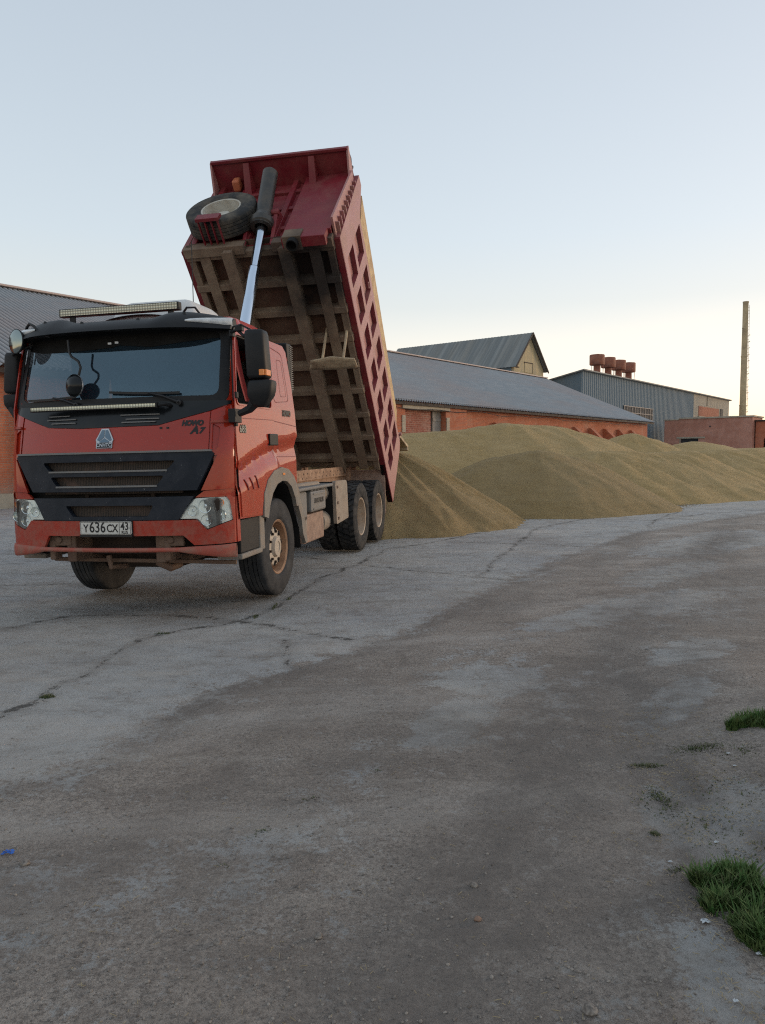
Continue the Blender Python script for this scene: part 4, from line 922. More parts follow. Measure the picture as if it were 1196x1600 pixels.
# belt line grooves, rear side locker outline
o = MB()
panel(o, [(.36, 1.948), (1.345, 1.962), (1.345, 1.969), (.36, 1.955)], sm, (), .1, .0125)
panel(o, [(1.37, 1.955), (2.12, 1.915), (2.12, 1.923), (1.37, 1.963)], sm, (), .1, .003)
panel(o, [(1.365, 1.565), (2.12, 1.56), (2.12, 1.567), (1.365, 1.572)], sm, (), .1, .003)
lk = rpoly([(1.43, 2.16), (1.93, 2.20), (1.84, 2.74), (1.42, 2.78)], .08); lk2 = rpoly([(1.438, 2.168), (1.922, 2.208), (1.833, 2.732), (1.428, 2.772)], .075)
panel(o, lk, sm, [lk2], .06, .003)
lk = rpoly([(1.66, 2.24), (1.86, 2.25), (1.80, 2.66), (1.64, 2.66)], .04); lk2 = rpoly([(1.666, 2.246), (1.854, 2.256), (1.794, 2.654), (1.646, 2.654)], .036)
panel(o, lk, sm, [lk2], .06, .003)
o.build('panel_gap', MT['body'], truck, recalc=False)
o = MB(); panel(o, [(1.355, 1.41), (1.368, 1.41), (1.368, 2.12), (1.35, 2.84), (1.342, 2.84), (1.355, 2.1)], sm, (), .08, .002); panel(o, [(.30, 1.24), (.325, 1.24), (.37, 2.1), (.52, 2.82), (.505, 2.82), (.35, 2.1)], sm, (), .08, .001)
o.build('door_gap', MT['void'], truck, recalc=False)
for (yy, zz) in ((.365, 2.17), (.33, 1.9)): MB().box((1.2, yy - .03, zz - .03), (1.225, yy + .02, zz + .03)).build('hinge', MT['black'], truck, bevel=.006)

# sun visor, marker lamps
def vz(x): 
    a = abs(x); return 2.985 - .06 * max(0, (a - .72) / .4) ** 1.5 - (.05 if a < .42 else (.05 * max(0, 1 - (a - .42) / .18)))
def visf(i, j):
    x = -1.165 + 2.33 * i; a = abs(x); zl = 2.80 + .0 * a; zu = vz(x); yl = FY(min(a, 1.07), 2.82) - .26 + .19 * (a / 1.165) ** 5; yu = FY(min(a, 1.07), 2.95) - .03 + .06 * (a / 1.165) ** 6
    t = j; z = zl + (zu - zl) * (1 - (1 - t) ** 1.7); y = yl + (yu - yl) * t ** 1.5 + .02 * math.sin(t * math.pi)
    return (x, y, z)
o = MB(); o.grid(61, 9, visf)
o.grid(61, 3, lambda i, j: tuple(Vector(visf(i, 0)) + Vector((0, .015 * j + .0, -.028 * (1 - j) * 0 + .0)) + Vector((0, (.0 + .22 * j), .015 * j))))
for e in (0, 1): 
    pv = [visf(e, k / 8) for k in range(9)]; q = [(p_[0], p_[1] + .2 * (1 - k / 8), max(2.80, p_[2] - .02)) for k, p_ in enumerate(pv)]
    o.add(pv + q, [(k, k + 1, k + 10, k + 9) for k in range(8)])
vis = o.build('sun_visor', MT['black'], truck, smooth=40)
for x in (-.75, -.3, .3, .75): 
    c = visf((x + 1.165) / 2.33, .62); MB().lathe([(.018, -.012), (.018, .0), (.001, .004)], (c[0], c[1], c[2]), 'y', 12, -1).build('visor_bolt', MT['gloss_black'], vis)
for sg in (1, -1):
    o = MB()
    def lamp(i, j, sg=sg):
        x = .80 + .375 * i; hh = .055 * (i ** .6) * .55 + .012; zc_ = 2.868 + .0 * i
        a = visf((sg * x + 1.165) / 2.33, .30); t = (j - .5) * 2
        return (sg * x, a[1] - .022 * (1 - t * t) - .006 + (.06 * max(0, i - .9) * 10 * .3), zc_ + hh * t)
    o.grid(16, 9, lamp); o.build('marker_lamp', M('marker_lamp', (.45, .47, .49), .2, c2=(.68, .7, .7), ns=14), vis, smooth=50, recalc=False)
# roof light bar and lower light bar
def lightbar(name, x0, x1, y, z, h, d, lab, tilt=0):
    b_ = MB(); b_.box((x0, y, z), (x1, y + d, z + h)); bo_ = b_.build(name, MT['black'], truck, bevel=.006, label=lab)
    MB().box((x0 + .015, y - .006, z + .010), (x1 - .015, y - .001, z + h - .010)).build('led_strip', MT['led'], bo_)
    return bo_
lb = lightbar('light_bar', -.86, .50, .66, 3.075, .082, .07, 'roof mounted LED light bar')
o = MB()
for x in (-.72, .40): o.box((x - .03, .68, 2.98), (x + .03, .70, 3.09))
o.build('bracket', MT['black'], lb)
lb2 = lightbar('light_bar', -.80, .55, .03, 2.055, .052, .055, 'LED light bar below the windscreen')
o = MB(); o.tube([(.55, .06, 2.08), (.60, .08, 2.09), (.63, .15, 2.08)], .018, 8); o.build('bracket', MT['black'], lb2)
# roof air conditioner and hatch
def acf(i, j):
    x = -.54 + 1.08 * i; y = 1.0 + .9 * j; e = min(1, min(i, 1 - i) / .22); e2 = min(1, min(j + .02, 1 - j) / .25)
    s = math.sqrt(max(0, 1 - (1 - e) ** 2)) * math.sqrt(max(0, 1 - (1 - e2) ** 2)); return (x, y, 2.93 + .36 * s)
o = MB(); o.grid(31, 21, acf); o.build('roof_air_unit', MT['white'], truck, smooth=60)
o = MB(); o.grid(21, 9, lambda i, j: (-.55 + .85 * i, .95 + .3 * j, 3.04 + .075 * math.sin(math.pi * min(1, i * 1.02)) ** .5 * (1 - .3 * j))); o.build('roof_hatch', MT['gloss_black'], truck, smooth=60)
o = MB(); o.tube([(.33, 1.35, 3.25), (.335, 1.36, 3.95)], .005, 6); o.build('antenna', MT['ink'], truck)
o = MB(); o.tube([(.50, .72, 3.03), (.56, .72, 3.10), (.64, .74, 3.10), (.68, .78, 3.03)], .012, 6); o.build('cable', MT['ink'], truck)
# wipers
def wiper(x0, z0, xm, zm, xb, zb):
    o = MB(); p = lambda x, z, f_=.03: Vector(fm(x, z, f_))
    n = 12; pts = [p(x0 + (xm - x0) * 2.0 * k / n * .5 + 0, z0 + (zm - z0) * k / n, .025) for k in range(n + 1)]
    xe, ze = x0 + (xm - x0) * 1.7, z0 + (zm - z0) * 1.2
    pts = [p(x0 + (xe - x0) * k / n, z0 + (ze - z0) * k / n - .008 * math.sin(math.pi * k / n), .022) for k in range(n + 1)]
    for a, b_ in zip(pts[:-1], pts[1:]): o.bar(a, b_, .012, .022)
    pts2 = [p(xm, zm, .05), p((xm + xb) / 2, (zm + zb) / 2 + .012, .06), p(xb, zb, .04)]; o.tube(pts2, [.009, .013, .018], 8)
    o.lathe([(.025, 0), (.025, .04), (.01, .045)], tuple(p(xb, zb, .02)), 'y', 12, -1)
    o.build('wiper', MT['ink'], truck)
wiper(-.97, 2.185, -.62, 2.195, -.34, 2.115); wiper(.0, 2.225, .42, 2.205, .72, 2.105)
# mirrors
o = MB()
def mirror_body(mb, x0, x1, y0, y1, z0, z1, sk=0, low=False):
    n = 10; vs = []; prof = [(0, .35), (.12, .62), (.42, .95), (.6, 1), (.88, 1), (.97, .93), (1, .75)] if low else [(0, .72), (.03, .92), (.08, 1), (.9, .97), (.98, .88), (1, .7)]
    rings = []
    for t, s in prof:
        z = z0 + (z1 - z0) * t; cx, cy = (x0 + x1) / 2 + sk * t, (y0 + y1) / 2; hx, hy = (x1 - x0) / 2 * s, (y1 - y0) / 2 * s
        ring = []
        for k in range(20):
            a = 2 * math.pi * k / 20; c, s_ = math.cos(a), math.sin(a); e = .45
            ring.append((cx + hx * math.copysign(abs(c) ** e, c), cy + hy * math.copysign(abs(s_) ** e, s_), z))
        rings.append(ring)
    vs = sum(rings, []); mb.add(vs, [(i * 20 + k, i * 20 + (k + 1) % 20, (i + 1) * 20 + (k + 1) % 20, (i + 1) * 20 + k) for i in range(len(prof) - 1) for k in range(20)] + [tuple(range(20))[::-1], tuple((len(prof) - 1) * 20 + k for k in range(20))])
mirror_body(o, 1.435, 1.635, .05, .25, 2.285, 2.73, -.02); mirror_body(o, 1.41, 1.655, .05, .24, 2.03, 2.275, .03, True)
mr_o = o.build('side_mirror', MT['black'], truck, smooth=50)
o = MB(); o.tube([(1.5, .14, 2.1), (1.42, .17, 2.02), (1.3, .2, 1.98)], [.06, .04, .03], 10); o.tube([(1.40, .16, 2.68), (1.30, .22, 2.76), (1.20, .34, 2.76)], .016, 8); o.tube([(1.5, .13, 2.72), (1.36, .17, 2.795), (1.24, .28, 2.80), (1.17, .36, 2.74)], .010, 6)
o.box((1.2, .17, 1.90), (1.27, .33, 2.03)); o.box((1.17, .33, 2.72), (1.21, .40, 2.78)); o.box((1.30, .17, 2.74), (1.37, .23, 2.79)); o.build('mirror_arm', MT['black'], mr_o, bevel=.008)
MB().box((1.57, .040, 2.31), (1.618, .060, 2.365)).box((1.614, .06, 2.31), (1.638, .17, 2.365)).build('indicator', MT['amber'], mr_o, bevel=.005)
MB().box((1.46, .250, 2.33), (1.58, .256, 2.67)).box((1.46, .241, 2.11), (1.62, .247, 2.24)).build('mirror_glass', MT['steel'], mr_o)
o = MB(); mirror_body(o, -1.36, -1.20, .36, .52, 2.285, 2.70, .035); mirror_body(o, -1.37, -1.20, .36, .52, 2.09, 2.275, 0, True)
ml_o = o.build('side_mirror', MT['black'], truck, smooth=50)
o = MB(); o.tube([(-1.29, .42, 2.13), (-1.22, .38, 2.04), (-1.14, .36, 2.0)], [.05, .035, .03], 10); o.tube([(-1.2, .34, 2.66), (-1.12, .38, 2.74), (-1.08, .45, 2.74)], .014, 8); o.build('mirror_arm', MT['black'], ml_o)
MB().box((-1.33, .522, 2.33), (-1.2, .53, 2.62)).build('mirror_glass', MT['steel'], ml_o)
# round kerb mirror on its arm
o = MB(); c = Vector((-1.10, .30, 2.79)); d = Vector((-.35, -.92, .05)).normalized(); o.xf = lambda p: c + (d.to_track_quat('Z', 'Y') @ p)
o.lathe([(.002, -.07), (.07, -.06), (.108, -.02), (.122, .0), (.126, .012), (.118, .018)], axis='z', n=36); km = o.build('kerb_mirror', MT['black'], truck, smooth=40)
o = MB(); o.xf = lambda p: c + (d.to_track_quat('Z', 'Y') @ p); o.lathe([(.118, .016), (.09, .024), (.05, .030), (.001, .032)], axis='z', n=36); o.build('mirror_face', MT['conv'], km, smooth=60)
o = MB(); o.tube([(-1.02, .34, 2.86), (-.98, .30, 2.92), (-.90, .24, 2.945), (-.82, .2, 2.91), (-.74, .18, 2.83), (-.62, .16, 2.79)], .014, 8); o.tube([(-1.05, .33, 2.72), (-.98, .38, 2.76)], .012, 6); o.build('mirror_arm', MT['black'], km, smooth=40)
# second round mirror hanging in front of the windscreen
o = MB(); c2 = Vector((-.33, .075, 2.30)); d2 = Vector((.22, .97, -.05)).normalized(); o.xf = lambda p: c2 + (d2.to_track_quat('Z', 'Y') @ p)
o.lathe([(.002, -.05), (.06, -.045), (.09, -.02), (.105, .0), (.108, .012), (.10, .016), (.001, .018)], axis='z', n=36); fm2 = o.build('front_mirror', MT['gloss_black'], truck, smooth=40)
o = MB(); o.xf = lambda p: c2 + (d2.to_track_quat('Z', 'Y') @ p); o.lathe([(.109, -.004), (.112, .004), (.109, .012)], axis='z', n=36); o.build('mirror_rim', MT['silver'], fm2, smooth=60)
o = MB(); o.tube([(-.40, .12, 2.74), (-.385, .11, 2.62), (-.36, .10, 2.58), (-.28, .09, 2.53), (-.26, .09, 2.47), (-.29, .09, 2.38)], .012, 8); o.build('mirror_arm', MT['ink'], fm2, smooth=40)
# mudguards over the front wheels, steps
for sg in (1, -1):
    o = MB(); outer = []; inner = []
    for a in range(0, 181, 10): 
        outer.append((1.56 - .68 * math.cos(R(a)), .86 + .57 * math.sin(R(a)) * 1.0)); inner.append((1.56 - .50 * math.cos(R(a)), .80 + .47 * math.sin(R(a))))
    O_ = [(.90, .95), (.92, 1.18), (1.05, 1.33), (1.25, 1.42), (1.5, 1.45), (1.72, 1.42), (1.9, 1.33), (2.06, 1.17), (2.12, 1.02), (2.22, .88), (2.33, .52), (2.27, .50), (2.17, .62), (2.12, .82), (2.02, .98), (1.96, .98), (1.92, 1.08), (1.80, 1.22), (1.65, 1.285), (1.5, 1.30), (1.33, 1.27), (1.18, 1.18), (1.08, 1.05), (1.02, .92)]
    if sg < 0: O_ = O_[::-1]
    panel(o, O_, lambda y, z, off=0: (sg * (1.215 + off), y, z), (), .06, .03, .05)
    fnd = o.build('mudguard', MT['fender'], truck, smooth=35, bevel=.008)
    li = MB(); arcp = [(1.04, .88), (1.12, 1.08), (1.3, 1.24), (1.5, 1.29), (1.72, 1.25), (1.9, 1.1), (2.0, .9), (2.14, .7), (2.2, .45)]
    li.add([(sg * 1.2, y, z) for y, z in arcp] + [(sg * .6, y, z) for y, z in arcp], [(k, k + 1, k + 10, k + 9) for k in range(8)]); li.build('wheel_arch_liner', MT['void'], fnd)
    if sg > 0: MB().box((1.245, 1.50, 1.36), (1.253, 1.57, 1.385)).build('side_marker', MT['amber'], fnd, bevel=.003)
    o = MB(); o.box((min(sg * .9, sg * 1.2), .36, .63), (max(sg * .9, sg * 1.2), .84, .965)); stp = o.build('entry_step', MT['black'], truck, bevel=.015)
    o = MB(); o.box((min(sg * .95, sg * 1.215), .34, .575), (max(sg * .95, sg * 1.215), .90, .63)); o.box((min(sg * 1.18, sg * 1.213), .84, .6), (max(sg * 1.18, sg * 1.213), .98, .98)); o.build('step_tread', MT['fender'], stp, bevel=.015)

# wheels
def tyre_mesh(sg, front, R_=.55, w=.30):
    o = MB(); h = w / 2; tr = R_
    prof = [(.300, -h * .80), (.33, -h * .97), (.42, -h * 1.03), (.49, -h), (.525, -h * .93), (R_ - .008, -h * .86)]
    if front:
        xs = [-.78, -.52, -.5, -.46, -.44, -.22, -.2, -.16, -.14, .14, .16, .2, .22, .44, .46, .5, .52, .78]
        gr = [0, 0, 1, 1, 0, 0, 1, 1, 0, 0, 1, 1, 0, 0, 1, 1, 0, 0]
        prof += [(R_ - (.013 if g_ else 0) - .004 * (a * a), h * a) for a, g_ in zip(xs, gr)]
    else: prof += [(R_ - .018, -h * .8), (R_ - .016, 0), (R_ - .018, h * .8)]
    prof += [(R_ - .008, h * .86), (.525, h * .93), (.515, h * .97), (.49, h), (.42, h * 1.03), (.34, h * 1.0), (.33, h * .97), (.300, h * .80)]
    o.lathe(prof, axis='x', n=72)
    if not front:
        for row, (xa, xb, off) in enumerate(((-.135, -.05, 0), (-.043, .043, .5), (.05, .135, .25))):
            n = 34
            for k in range(n):
                a0 = 2 * math.pi * (k + off) / n; wd = .062 if row != 1 else .07; da = wd / R_ / 1
                skew = (.04 if row == 0 else (-.04 if row == 2 else .03)) / R_
                c = []
                for (x_, a_, r1) in ((xa, a0, 0), (xb, a0 + skew, 0), (xb, a0 + da + skew, 0), (xa, a0 + da, 0)):
                    for rr in (R_ - .03, R_ + .002): c.append((x_, rr * math.cos(a_), rr * math.sin(a_)))
                o.add(c, [(1, 3, 5, 7), (0, 1, 3, 2), (2, 3, 5, 4), (4, 5, 7, 6), (6, 7, 1, 0)])
    return o
def wheel(x, y, z, sg, front, name='wheel', inner=False, roll=0, rimm=None):
    Mx = Matrix.Translation((x, y, z)) @ Matrix.Rotation(roll, 4, 'X')
    o = MB(); h = .15
    if front:
        o.lathe([(.30, -h * .8), (.30, h * .7), (.312, h * .86), (.305, h * .9), (.285, h * .8), (.275, .05), (.268, .0), (.25, -.01), (.235, .0)], axis='x', n=48, sgn=sg)
    else:
        o.lathe([(.30, -h * .8), (.30, h * .7), (.312, h * .88), (.305, h * .92), (.288, h * .86), (.278, h * .4), (.262, h * .2), (.255, -.05), (.235, -.09), (.12, -.10), (.11, -.02), (.10, .04), (.001, .045)], axis='x', n=48, sgn=sg)
    ro = o.build(name, rimm or MT['rim_rust' if front else 'rim'], truck, smooth=35); ro.matrix_basis = Mx
    ty = tyre_mesh(sg, front).build('tyre', MT['rubber' if front else 'rubber_rear'], ro, smooth=40)
    if front:
        d = MB(); d.lathe([(.238, .0), (.225, .055), (.205, .085), (.12, .092), (.115, .105), (.105, .125), (.06, .13), (.055, .12), (.001, .12)], axis='x', n=48, sgn=sg); di = d.build('hub', MT['hub'], ro, smooth=30)
        hs = MB(); bs = MB()
        for k in range(10):
            a = 2 * math.pi * k / 10; cx, cy = .172 * math.cos(a), .172 * math.sin(a); bs.lathe([(.016, .08), (.016, .108), (.008, .112), (.001, .112)], (0, cx, cy), 'x', 8, sg)
            a += math.pi / 10 * 0; ring = [(sg * .0905 if False else sg * (.0885 + .0005), .205 * math.cos(a) + .021 * math.cos(t) * math.cos(a) * .7 - .014 * math.sin(t) * math.sin(a), .205 * math.sin(a) + .021 * math.cos(t) * math.sin(a) * .7 + .014 * math.sin(t) * math.cos(a)) for t in [i * math.pi / 6 for i in range(12)]]
            cxh, cyh = .196 * math.cos(a), .196 * math.sin(a)
            hs.lathe([(.021, .080), (.021, .0935), (.001, .0935)], (0, cxh, cyh), 'x', 14, sg)
        hs.build('hub_hole', MT['void'], ro); bs.build('wheel_nut', MT['chassis_dark'], ro)
    else:
        bs = MB()
        for k in range(10):
            a = 2 * math.pi * k / 10; bs.lathe([(.016, -.1), (.016, -.06), (.001, -.06)], (0, .18 * math.cos(a), .18 * math.sin(a)), 'x', 8, sg)
        bs.build('wheel_nut', MT['chassis_dark'], ro)
    return ro
wheel(1.02, 1.54, .55, 1, True, roll=.2); wheel(-1.02, 1.54, .585, -1, True, rimm=MT['chassis_dark']).children[0].data.materials[0] = MT['rubber_dark']  # left wheel gets darker rim and tyre colours as painted shade
MB().lathe([(.001, -.87), (.205, -.87), (.22, -.86), (.22, -.78), (.27, -.77), (.27, -.9), (.30, -.9)], (0, 1.54, .58), 'x', 32).build('brake_drum', MT['chassis_dark'], truck, smooth=35)
for y, dz_ in ((5.365, .0), (6.715, -.008)):
    wheel(1.07, y, .55 + dz_, 1, False, roll=y); wheel(.735, y, .55 + dz_, 1, False, inner=True, roll=y + 1)
    wheel(-1.07, y, .58 + dz_, -1, False); wheel(-.735, y, .58 + dz_, -1, False)
    o = MB(); o.tube([(-.95, y, .56), (.95, y, .56)], .09, 12); o.lathe([(.1, -.3), (.24, -.15), (.26, 0), (.24, .15), (.1, .3)], (0, y, .6), 'x', 20); o.build('rear_axle', MT['chassis_dark'], truck, smooth=40)

# chassis frame
o = MB()
for sg in (-1, 1):
    xc = sg * .43
    o.box((xc - .01, .7, .92), (xc + .01, 7.9, 1.22)); o.box((min(xc, xc - sg * .09), .7, 1.222), (max(xc, xc - sg * .09) + .012 * (sg > 0), 7.9, 1.235)); o.box((min(xc, xc - sg * .09), .7, .905), (max(xc, xc - sg * .09), 7.9, .918))
    o.box((sg * .47 - .02, 2.9, 1.17), (sg * .47 + .02, 7.3, 1.34))
for y in (2.6, 3.8, 5.0, 6.1, 7.5): o.box((-.42, y - .06, .96), (.42, y + .06, 1.18))
fo_ = o.build('chassis_frame', MT['frame'], truck, bevel=.006)
hb = MB()
for k in range(14):
    for zz in (1.21, 1.28):
        y = 4.3 + k * .22 + (.05 if zz > 1.25 else 0); hb.lathe([(.014, .49), (.014, .492), (.001, .492)], (0, y, zz), 'x', 8)
hb.build('frame_hole', MT['void'], fo_)
# body hinge, rear apron and mudflap
o = MB(); 
for sg in (-1, 1): o.box((sg * .48 - .05, 7.25, 1.0), (sg * .48 + .05, 7.75, 1.38)); o.tube([(sg * .40, 7.5, 1.32), (sg * .60, 7.5, 1.32)], .07, 14)
o.build('body_hinge', MT['frame'], truck, bevel=.02)
o = MB(); o.box((-1.2, 7.36, .42), (1.2, 7.39, 1.26)); o.build('rear_apron', MT['toolbox'], truck, bevel=.01)
# battery box, tool box, air tanks, side cover, exhaust
o = MB(); o.box((.55, 2.38, .86), (1.02, 3.8, .98)); o.box((.6, 2.36, 1.12), (1.15, 3.9, 1.165)); o.build('side_carrier', MT['grey'], truck, bevel=.015)
o = MB(); o.box((.66, 2.9, .82), (1.13, 3.58, 1.10)); bt = o.build('battery_box', MT['grey'], truck, bevel=.03)
o = MB()
for k in range(10): o.box((.70, 2.93 + k * .065, 1.10), (1.12, 2.95 + k * .065, 1.115))
for k in range(6): o.box((1.13, 2.98, .85 + k * .04), (1.14, 3.5, .87 + k * .04)) if k in (0, 5) else None
o.build('box_rib', MT['grey'], bt)
tx = MB(); text_mb(tx, 'SINOTRUK', .085, lambda u, v: (1.1405, 3.24 + u, .965 + v), bold=.004, xs=1.0); tx.build('box_lettering', MT['black'], bt, recalc=False)
o = MB(); o.box((.62, 2.45, .70), (1.1, 2.82, 1.11)); o.build('air_dryer', MT['grey'], truck, bevel=.03)
for k in range(3):
    MB().lathe([(.001, .0), (.045, .0), (.05, .02), (.05, .13), (.03, .16)], (1.06, 2.52 + .11 * k, .60), 'z', 14).build('valve', MT['cover'], truck, smooth=40)
o = MB(); o.box((.64, 2.66, .43), (1.1, 3.55, .80)); o.build('tool_box', MT['toolbox'], truck, bevel=.02)
o = MB(); 
for z_, r2_ in ((1.02, .13), (.62, .15)): o.lathe([(.001, 3.62), (.08, 3.63), (r2_, 3.68), (r2_, 4.0), (.001, 4.02)], (.93, 0, z_), 'y', 28)
o.build('air_tank', MT['cover'], truck, smooth=40)
o = MB(); o.tube([(.9, 2.85, 1.15), (.98, 3.2, 1.17), (.98, 3.65, 1.16), (.95, 3.75, 1.08), (.93, 3.76, .98)], .045, 12); o.build('exhaust_pipe', MT['cover'], truck, smooth=40)
o = MB(); panel(o, rpoly([(3.98, .56), (4.66, .60), (4.62, 1.14), (4.56, 1.185), (3.95, 1.19)], .04), lambda y, z, off=0: (1.17 + off, y, z), (), .08, 0, .05); cv = o.build('side_cover', MT['cover'], truck, smooth=35, bevel=.015)
MB().box((.72, 3.97, .57), (1.115, 4.03, 1.18)).build('cover_return', MT['void'], cv, bevel=.01)
o = MB()
for (y, z) in ((4.05, 1.1), (4.06, .87), (4.08, .64)): o.box((1.17, y - .03, z - .02), (1.182, y + .03, z + .02))
o.build('cover_catch', MT['chassis'], cv, bevel=.004)
# air intake behind the cab
o = MB(); o.prism([(2.02, 2.90), (2.2, 2.9), (2.23, 2.35), (2.14, 2.24), (2.12, 2.3)], .80, 1.16, 'yz'); ai = o.build('air_intake', MT['black'], truck, bevel=.02)
o = MB()
for k in range(22): o.box((1.16, 2.13, 2.36 + k * .024), (1.168, 2.215, 2.368 + k * .024))
o.build('intake_louvre', MT['grey'], ai)
o = MB(); o.tube([(.95, 2.2, 2.3), (.9, 2.2, 1.2)], .09, 14); o.box((1.0, 2.13, 1.95), (1.16, 2.2, 2.1)); o.build('intake_duct', MT['grey'], ai, smooth=40)

# ---------------------------------------------------------------- tipper body, raised
TH = R(49.18); BO = Vector((0, 7.86, .62)); BU = Vector((0, -math.cos(TH), math.sin(TH))); BV = Vector((0, math.sin(TH), math.cos(TH)))
def bx(p): return BO + Vector((p[0], 0, 0)) + BU * p[1] + BV * p[2]
def B(): return MB(bx)
o = B(); o.box((-1.1, .95, .0), (1.1, 5.5, .03)); dump = o.build('tipper_body', MT['pocket'], truck)
# longitudinal and cross beams under the floor
for x, w_, d_ in ((-.86, .13, .12), (-.44, .14, .24), (.44, .14, .24), (.86, .13, .12)):
    o = B(); o.box((x - w_ / 2, 1.0, -d_), (x + w_ / 2, 5.45, -.002)); o.box((x - w_ / 2 - .02, 1.0, -d_ - .014), (x + w_ / 2 + .02, 5.45, -d_ - .001)); o.build('floor_beam', MT['under'], dump, bevel=.008)
for k in range(9):
    u = 1.22 + .515 * k
    o = B(); o.add([(-1.16, u - .075, 0), (-1.16, u + .075, 0), (-1.16, u + .05, -.12), (-1.16, u - .05, -.12), (1.16, u - .075, 0), (1.16, u + .075, 0), (1.16, u + .05, -.12), (1.16, u - .05, -.12)], [(0, 1, 2, 3), (7, 6, 5, 4), (0, 4, 5, 1), (1, 5, 6, 2), (2, 6, 7, 3), (3, 7, 4, 0)])
    o.build('cross_beam', MT['under'], dump, bevel=.006)
for x in (-1.14, 1.14):
    o = B(); o.box((x * .96 - .05, .95, -.10), (x * .96 + .05, 5.5, -.001)); o.build('edge_beam', MT['under'], dump, bevel=.006)
o = B(); o.box((-1.1, 1.0, -.07), (1.1, 1.1, -.002)); o.build('end_beam', MT['under'], dump, bevel=.006)
o = B(); o.box((-1.16, 5.36, -.16), (-.20, 5.50, .0)); o.build('end_beam', MT['under'], dump, bevel=.006)
o = B(); o.box((.24, 5.36, -.16), (1.16, 5.50, .0)); o.build('end_beam', MT['under'], dump, bevel=.006)
# side walls: lattice of posts and rails with recessed panel
cols = [(.60, .94), (1.16, 1.54), (1.84, 2.24), (2.52, 2.92), (3.20, 3.60), (3.86, 4.28), (4.54, 4.98)]
for sg in (1, -1):
    outer = [(0, 0), (5.43, 0), (5.58, 1.85), (5.40, 1.89), (5.07, 1.42), (.30, 1.42), (.22, 1.3)]
    hol = []
    for i, (a, b_) in enumerate(cols):
        hol.append([(a - .025, .17 if i else .25), (b_ + .025, .17), (b_ + .025, .645), (a - .025, .63)])
        hol.append([(a - .005, .775), (b_ + .045, .775), (b_ + .055, 1.295), (a + .015, 1.28)])
    if sg < 0: pass
    o = B(); panel(o, outer, lambda u, v, off=0: (sg * (1.25 + off), u, v), hol, .12, 0, .075, wb := B()); sp_ = o.build('side_wall', MT['body_side'], dump, recalc=False); wb.build('rib_flank', MT['body_in'], sp_, recalc=False)
    o = B(); panel(o, [(.05, .01), (5.42, .01), (5.56, 1.8), (5.38, 1.86), (5.05, 1.40), (.30, 1.40)], lambda u, v, off=0: (sg * (1.172 + off), u, v), (), .3, 0, .02); o.build('side_skin', MT['body_side'], sp_)
    o = B(); o.box((min(sg * 1.15, sg * 1.249), .02, -.03), (max(sg * 1.15, sg * 1.249), 5.42, -.002)); o.build('bottom_flange', MT['body'], sp_)
    o = B(); o.add([(sg * 1.18, .78, 1.425), (sg * 1.245, .78, 1.425), (sg * 1.25, 5.02, 1.425), (sg * 1.18, 5.02, 1.425), (sg * 1.18, .92, 1.70), (sg * 1.235, .92, 1.70), (sg * 1.24, 5.25, 1.86), (sg * 1.18, 5.25, 1.86)], [(0, 1, 2, 3), (4, 5, 6, 7), (0, 1, 5, 4), (1, 2, 6, 5), (2, 3, 7, 6), (3, 0, 4, 7)]); o.build('top_board', MT['plank'], sp_, bevel=.006)
    o = MB()
    for (u, v) in ((4.05, 1.1), (1.35, 1.1)):
        ring = [bx((sg * (1.27), u + .05 * math.cos(t), v + .035 * math.sin(t))) for t in [i * math.pi / 6 for i in range(13)]]; o.tube(ring, .008, 5, cap=False)
    o.build('tie_ring', MT['body_side'], sp_)
# front wall
o = B(); o.add([(-1.16, 5.42, -.02), (1.16, 5.42, -.02), (1.16, 5.56, 1.86), (-1.16, 5.56, 1.86), (-1.16, 5.36, -.02), (1.16, 5.36, -.02), (1.16, 5.5, 1.86), (-1.16, 5.5, 1.86)], [(0, 1, 2, 3), (7, 6, 5, 4), (0, 4, 5, 1), (1, 5, 6, 2), (2, 6, 7, 3), (3, 7, 4, 0)])
fw = o.build('front_wall', MT['body'], dump)
def wl(v): return 5.42 + .14 * (v + .02) / 1.88
for x in (-1.05, -.62, -.2, .22):
    o = B(); o.add([(x - .06, wl(0), 0), (x + .06, wl(0), 0), (x + .06, wl(1.82), 1.82), (x - .06, wl(1.82), 1.82), (x - .04, wl(0) + .07, 0), (x + .04, wl(0) + .07, 0), (x + .04, wl(1.82) + .07, 1.82), (x - .04, wl(1.82) + .07, 1.82)], [(0, 1, 5, 4), (1, 2, 6, 5), (2, 3, 7, 6), (3, 0, 4, 7), (4, 5, 6, 7)]); o.build('front_rib', MT['body'], fw, bevel=.006)
for v in (.35, .95, 1.5):
    o = B(); o.box((-1.1, wl(v) - .01, v - .05), (.36, wl(v) + .045, v + .05)); o.build('front_rail', MT['body'], fw, bevel=.006)
# shield plate over the right half of the wall
o = B(); o.add([(.40, wl(1.8) + .10, 1.82), (1.12, wl(1.8) + .10, 1.82), (1.14, wl(0) + .16, -.02), (.42, wl(0) + .16, -.02), (.40, wl(1.8), 1.82), (1.12, wl(1.8), 1.82), (1.14, wl(0), -.02), (.42, wl(0), -.02)], [(0, 1, 2, 3), (7, 6, 5, 4), (0, 4, 5, 1), (1, 5, 6, 2), (2, 6, 7, 3), (3, 7, 4, 0)]); o.build('shield_plate', MT['body'], fw, bevel=.008)
